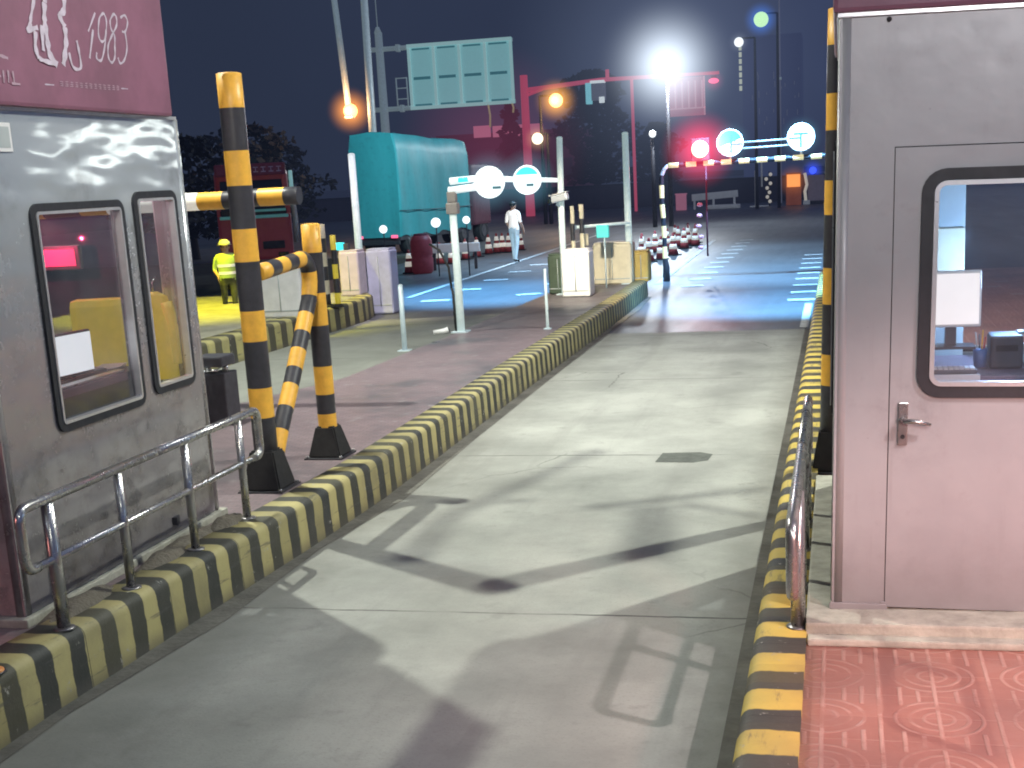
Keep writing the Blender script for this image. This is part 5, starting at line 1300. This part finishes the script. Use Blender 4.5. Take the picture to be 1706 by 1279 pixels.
# far right roadside
t = thing('guard_rail', 'grey guard rail with posts across the far end of the road', 'guard rail', (-7.5, 84, 0), math.radians(-4))
b = bm_(); box(b, (0, 0, .80), (2.9, .08, .42), .04, ry=-.05); obj('beam', b, M['silver'], t)
for s in (-1.3, -.1, 1.2):
    b = bm_(); bx(b, s-.06, s+.06, .06, .16, 0, .85); obj('post', b, M['silver'], t)
b = bm_(); box(b, (.6, -.3, .12), (2.0, .5, .24), .05); obj('foot_block', b, M['silver'], t)
t = thing('utility_box', 'pinkish box at the left end of the far guard rail', 'box', (-9.6, 84, 0))
b = bm_(); bx(b, -.32, .32, -.2, .2, 0, .95, .04); obj('body', b, M['pink_board'], t)
b = bm_(); bx(b, -.36, .36, -.24, .24, .95, 1.03, .02); obj('lid', b, M['pink_board'], t)
t = thing('barrier_stand', 'thin stand on a flat foot right of the far guard rail', 'stand', (-4.95, 84, 0))
b = bm_(); tube(b, [(0, 0, 0), (0, 0, 2.2)], .09, 8); tube(b, [(.35, 0, 1.2), (.35, 0, 3.0)], .05, 8); obj('upright', b, M['silver'], t)
b = bm_(); bx(b, -.4, .75, -.25, .25, 0, .07, .02); obj('foot', b, M['silver'], t)
t = thing('reflector_string', 'vertical row of white reflectors beside the thin far stand', 'reflectors', (-4.25, 84, 0))
b = bm_(); tube(b, [(.1, .02, 0), (.1, .02, 2.1)], .04, 6); obj('pole', b, M['dark_metal'], t)
for k in range(7):
    b = bm_(); ball(b, ((-.05 if k % 2 else .15)+random.uniform(-.04, .04), -.04, .3+k*.27), .11, u=10, v=7); obj('reflector', b, M['band_white'], t)
t = thing('message_board', 'small glowing orange board low on the far right', 'board', (-2.68, 84, .35))
b = bm_(); bx(b, -.46, .46, 0, .1, -.35, 1.6, .03); obj('board_body', b, mat('board_red', (.3, .12, .08), .6, noise=.2, emit=(1, .25, .1), estr=.10), t)
b = bm_(); bx(b, -.40, .40, -.03, -.003, .75, 1.5, .02); obj('display_face', b, E_['panel'], t)
b = bm_(); ball(b, (0, 0, 0), 1.1, u=18, v=12); obj('glow', b, m_glow('glow_board', (1, .3, .05), .4, 1.1, 1.5), t, loc=(0, -.2, 1.1))
t = thing('lit_post', 'white lit post between the orange board and the grey box', 'post', (-2.0, 84, 0))
b = bm_(); tube(b, [(.05, 0, .25), (0, 0, .8), (.12, 0, 1.2), (0, 0, 1.9)], .09, 8); obj('shaft', b, M['band_white'], t)
b = bm_(); bx(b, -.1, .3, -.1, .1, 0, .26, .03); obj('foot', b, M['silver'], t)
t = thing('utility_box', 'dim grey box at the far right edge beside the striped post', 'box', (-1.35, 84.6, 0))
b = bm_(); bx(b, -.5, .5, 0, .5, .2, 1.75, .04); obj('body', b, mat('dim_box', (.16, .14, .19), .6, noise=.2, emit=(.5, .45, .6), estr=.08), t)
b = bm_(); bx(b, -.55, .55, -.05, .55, 0, .2, .02); obj('plinth', b, M['dark_metal'], t)
t = thing('wall', 'low dark wall along the far side of the road', 'wall', (-14, 96, 0))
b = bm_(); bx(b, -30, 18, 0, .4, 0, 1.6, .03); obj('wall_body', b, mat('far_wall', (.075, .065, .085), .8, noise=.3, nscale=.5), t)
b = bm_(); bx(b, -30.1, 18.1, -.06, .46, 1.6, 1.72, .02); obj('coping', b, M['dark_metal'], t)

# trees
def tree(label, x, y, h, r, shape, seed, m=None):
    rd = random.Random(seed)
    t = thing('tree', label, 'tree', (x, y, 0), group='dark trees beyond the road')
    b = bm_(); tube(b, [(0, 0, 0), (rd.uniform(-.1, .1), 0, h*.35), (rd.uniform(-.2, .2), 0, h*.8)], [h*.035, h*.024, h*.008], 8)
    for k in range(6):
        a = rd.uniform(0, 2*PI); z = h*rd.uniform(.3, .6); tube(b, [(0, 0, z), (math.cos(a)*r*.6, math.sin(a)*r*.6, z+h*.14)], [h*.012, h*.004], 6)
    obj('trunk', b, M['bark'], t)
    b = bm_()
    for k in range(3200 if 'broad' in label else 1700):
        z = rd.uniform(.08 if shape == 'cone' else .18, 1)
        if shape == 'cone': rr = r*(1.04-z)**.8*(.75+.25*math.sin(z*38))
        else: rr = r*math.sqrt(max(.02, 1-((z-.55)/.47)**2))*(.8+.2*math.sin(z*17+seed))
        a = rd.uniform(0, 2*PI); q = rr*math.sqrt(rd.uniform(.15, 1))*(1+.22*math.sin(a*3+seed+z*6))
        c = Vector((math.cos(a)*q, math.sin(a)*q, z*h)); s = rd.uniform(.14, .34)*(h/8)**.5
        u = Vector((rd.gauss(0, 1), rd.gauss(0, 1), rd.gauss(0, .6))).normalized(); v_ = u.cross(Vector((rd.gauss(0, 1), rd.gauss(0, 1), rd.gauss(0, 1)))).normalized()
        f = b.faces.new([b.verts.new(c+u*s), b.verts.new(c+v_*s*.55), b.verts.new(c-u*s), b.verts.new(c-v_*s*.55)]); f.material_index = 1 if rd.random() < .3 else 0
    obj('crown', b, [M['foliage'], M['foliage2']], t)
tree('dark pointed tree between the lorry and the red post', -25.2, 104, 8.6, 2.4, 'cone', 3)
tree('broad dark tree behind the two tall white posts', -18.4, 104, 10.2, 3.5, 'round', 5)
tree('dark tree just right of the broad tree', -14.2, 108, 6.2, 2.4, 'round', 8)
tree('low dark tree left of the teal lorry', -30.5, 70, 5.0, 3.2, 'round', 11)
tree('dark tree behind the red lorry cab', -27.5, 60, 5.6, 3.0, 'round', 12)
tree('dark tree behind the hi-vis person', -24.5, 48, 4.6, 2.8, 'round', 14)

# night haze: added glowing, absorbing box that lifts the far darks
hm = bpy.data.materials.new('haze_lift'); hm.use_nodes = True
nt = hm.node_tree; nt.nodes.remove(nt.nodes['Principled BSDF'])
em = nt.nodes.new('ShaderNodeEmission'); em.inputs['Color'].default_value = (*sl((46, 54, 76)), 1); em.inputs['Strength'].default_value = .0052
ab = nt.nodes.new('ShaderNodeVolumeAbsorption'); ab.inputs['Color'].default_value = (0, 0, 0, 1); ab.inputs['Density'].default_value = .0052
ad2 = nt.nodes.new('ShaderNodeAddShader'); nt.links.new(em.outputs[0], ad2.inputs[0]); nt.links.new(ab.outputs[0], ad2.inputs[1])
nt.links.new(ad2.outputs[0], nt.nodes['Material Output'].inputs['Volume'])
b = bm_(); bx(b, -160, 60, 26, 240, -.004, 45)
struct('haze', b, hm)

# ------------------------------------------------------------------ plaza lighting: canopy lamps, plus added lamps for single spots
def fixture(label, loc, aim, energy, col, spot, blend, size=.08):
    t = thing('canopy_lamp', label, 'lamp', loc, group='canopy lamps above the lanes')
    b = bm_(); bx(b, -.3, .3, -.2, .2, .06, .2, .03); obj('housing', b, M['dark_housing'], t)
    b = bm_(); bx(b, -.26, .26, -.16, .16, .045, .058); obj('lens', b, E_['warm'], t)
    light('SPOT', 'canopy_light', (loc[0], loc[1], loc[2]), aim, energy, col, t, size, spot, blend)
    return t
LA = (-1.7, 11.6, 9.6)
fixture('canopy lamp above the neighbouring lane, beside the left booth', (-7.14, 10.84, 8.0), (-4.6, 10.6, 0), 3300, (.975, 1, .885), 140, .6, .07)
fixture('canopy lamp above the right hand lane, beyond the right booth', (2.76, 11.9, 8.0), (.0, 11.6, 0), 3300, (.975, 1, .885), 140, .6, .07)
fixture('canopy lamp above the entry lane', LA, (-1.9, 14.6, 0), 2600, (1, .985, .92), 60, .95, .12)
fixture('second canopy lamp above the neighbouring lane', (-7.3, 17.5, 8.5), (-7.3, 17.5, 0), 1800, (.98, 1, .90), 80, .9)
fixture('bluish lamp above the exit of the entry lane', (-1.2, 22.0, 6.6), (-1.0, 24.6, 0), 21000, (.17, .52, 1), 54, .9)
fixture('second bluish lamp above the exit of the entry lane', (-1.0, 28.0, 6.6), (-1.6, 31.5, 0), 14000, (.22, .56, 1), 70, .9)
fixture('bluish lamp above the exit of the neighbouring lane', (-7.2, 27.0, 6.8), (-7.3, 28.6, 0), 16000, (.17, .52, 1), 66, .9)
fixture('wide bluish lamp above the far carriageway', (-6.0, 38.0, 9.5), (-5.0, 38, 0), 13000, (.40, .68, 1), 96, .9)
fixture('added teal lamp brightening the lorry tarpaulin', (-9.0, 37.5, 8.0), (-15.4, 47.6, 2.3), 8500, (.60, .95, 1), 46, .8)  # added spot, only there to brighten the tarp
fixture('added pale lamp brightening the person in the white shirt', (-7.0, 33.0, 8.0), (-9.5, 39, .8), 3600, (1, .97, .92), 50, .9, .2)  # added to lift the figure in white
fixture('added dim fill lamp behind the camera', (-1.4, -1.5, 6.5), (-2.6, 6.4, 0), 330, (.98, 1, .88), 96, .9, .5)  # fill light added for near lane, kerb and posts
fixture('added pale lamp washing the upper front of the right booth', (1.6, -1.2, 4.6), (.7, 6.1, 2.5), 1500, (1, .96, .98), 42, .9, .3)  # added wash that lifts the upper booth front
fixture('added lamp washing the lane side of the left booth', (-.9, 6.2, 5.6), (-4.15, 6.9, 2.3), 330, (.92, .97, 1), 62, .9, .25)  # added wash for the steel wall
fixture('added lamp brightening the left striped posts', (-2.2, 2.6, 5.6), (-4.1, 9.2, 2.0), 1300, (1, .93, .80), 34, .9, .3)  # added front light for the post stripes
fixture('added rosy lamp standing in for red light behind the camera', (2.3, 2.0, 2.2), (1.05, 4.9, .3), 1450, (1, .52, .45), 60, .9, .2)  # added source for the red light on booth and tiles
fixture('added pale lamp brightening the red tiles', (3.4, 3.6, 5.0), (1.0, 4.9, .3), 1150, (1, .86, .88), 48, .5, .06)  # added light for the tiled floor
fixture('second added rosy lamp, tinting the rear of the left booth', (-6.2, 3.2, 1.6), (-5.0, 5.8, 1.2), 90, (1, .35, .32), 80, .9, .3)  # added source for the pink on the booth's rear wall
fixture('added yellow lamp standing in for headlights over the far island', (-11.6, 21.0, 6.9), (-11.4, 22.6, 0), 6500, (1, .90, .03), 66, 1, .2)  # added overhead lamp in place of vehicle headlights
fixture('added warm lamp brightening the end of the left island', (-4.0, 19.0, 5.0), (-4.1, 24.2, .4), 5600, (1, .90, .70), 44, .9, .2)  # added to warm up the kerb and crash boxes
fixture('pinkish lamp lighting the far island boxes', (-8.2, 20.5, 6.6), (-9.0, 24.5, 1), 2600, (1, .86, .98), 46, .9, .2)

# unseen bars added under the side lamps to cast the lane's dark bars
LL, LR = (-7.14, 10.84, 8.0), (2.76, 11.9, 8.0); k_ = 4.6/8
t = thing('shadow_bars', 'unseen dark bars added above the lane to shape its shadows', 'shadow bars', (0, 0, 0))
def beam(L_, p, q, wd):
    a, c = (Vector((px+(L_[0]-px)*k_, py+(L_[1]-py)*k_, 4.6)) for px, py in (p, q)); d = (c-a); ln = d.length; d.normalize()
    b = bm_(); box(b, (a+c)/2, (ln, wd*(1-k_), .03), rz=math.atan2(d.y, d.x)); obj('beam', b, M['dark_metal'], t)
beam(LR, (-2.80, 8.0), (-2.88, 9.15), .24); beam(LL, (-1.22, 8.1), (-1.34, 9.5), .32)
beam(LR, (-2.86, 9.2), (-2.15, 11.6), .20); beam(LL, (-1.85, 9.46), (-.52, 10.12), .15)
beam(LR, (-3.1, 9.62), (-2.35, 9.66), .09); beam(LL, (-1.15, 9.60), (-.5, 9.2), .13)

# bare tube lamps under the canopy of the right hand lanes (mirrored in the steel booth)
for k, (x, y, z, dx) in enumerate([(2.6, 22.6, 3.55, 2.9), (2.2, 20.3, 3.24, 2.6)]):
    t = thing('tube_lamp', 'long bare tube lamp beyond the right booth, %s' % ('farther of two' if k == 0 else 'nearer of two'), 'lamp', (x, y, z), group='canopy lamps above the lanes')
    b = bm_(); tube(b, [(0, 0, 0), (dx, .0, 0)], .055, 10); obj('tube', b, emat('tube_white' + 'ab'[k], (.95, 1, .97), 5.5), t)
    b = bm_(); bx(b, 0, dx, -.05, .05, .04, .12, .01); obj('housing', b, M['dark_housing'], t)

# ------------------------------------------------------------------ render settings
sc.view_settings.view_transform = 'Standard'; sc.view_settings.look = 'None'; sc.view_settings.exposure = 0
sc.cycles.max_bounces = 6; sc.cycles.transparent_max_bounces = 12; sc.cycles.volume_bounces = 0
sc.cycles.sample_clamp_indirect = 3.0
sc.cycles.use_denoising = True
sc.cycles.filter_width = 1.9
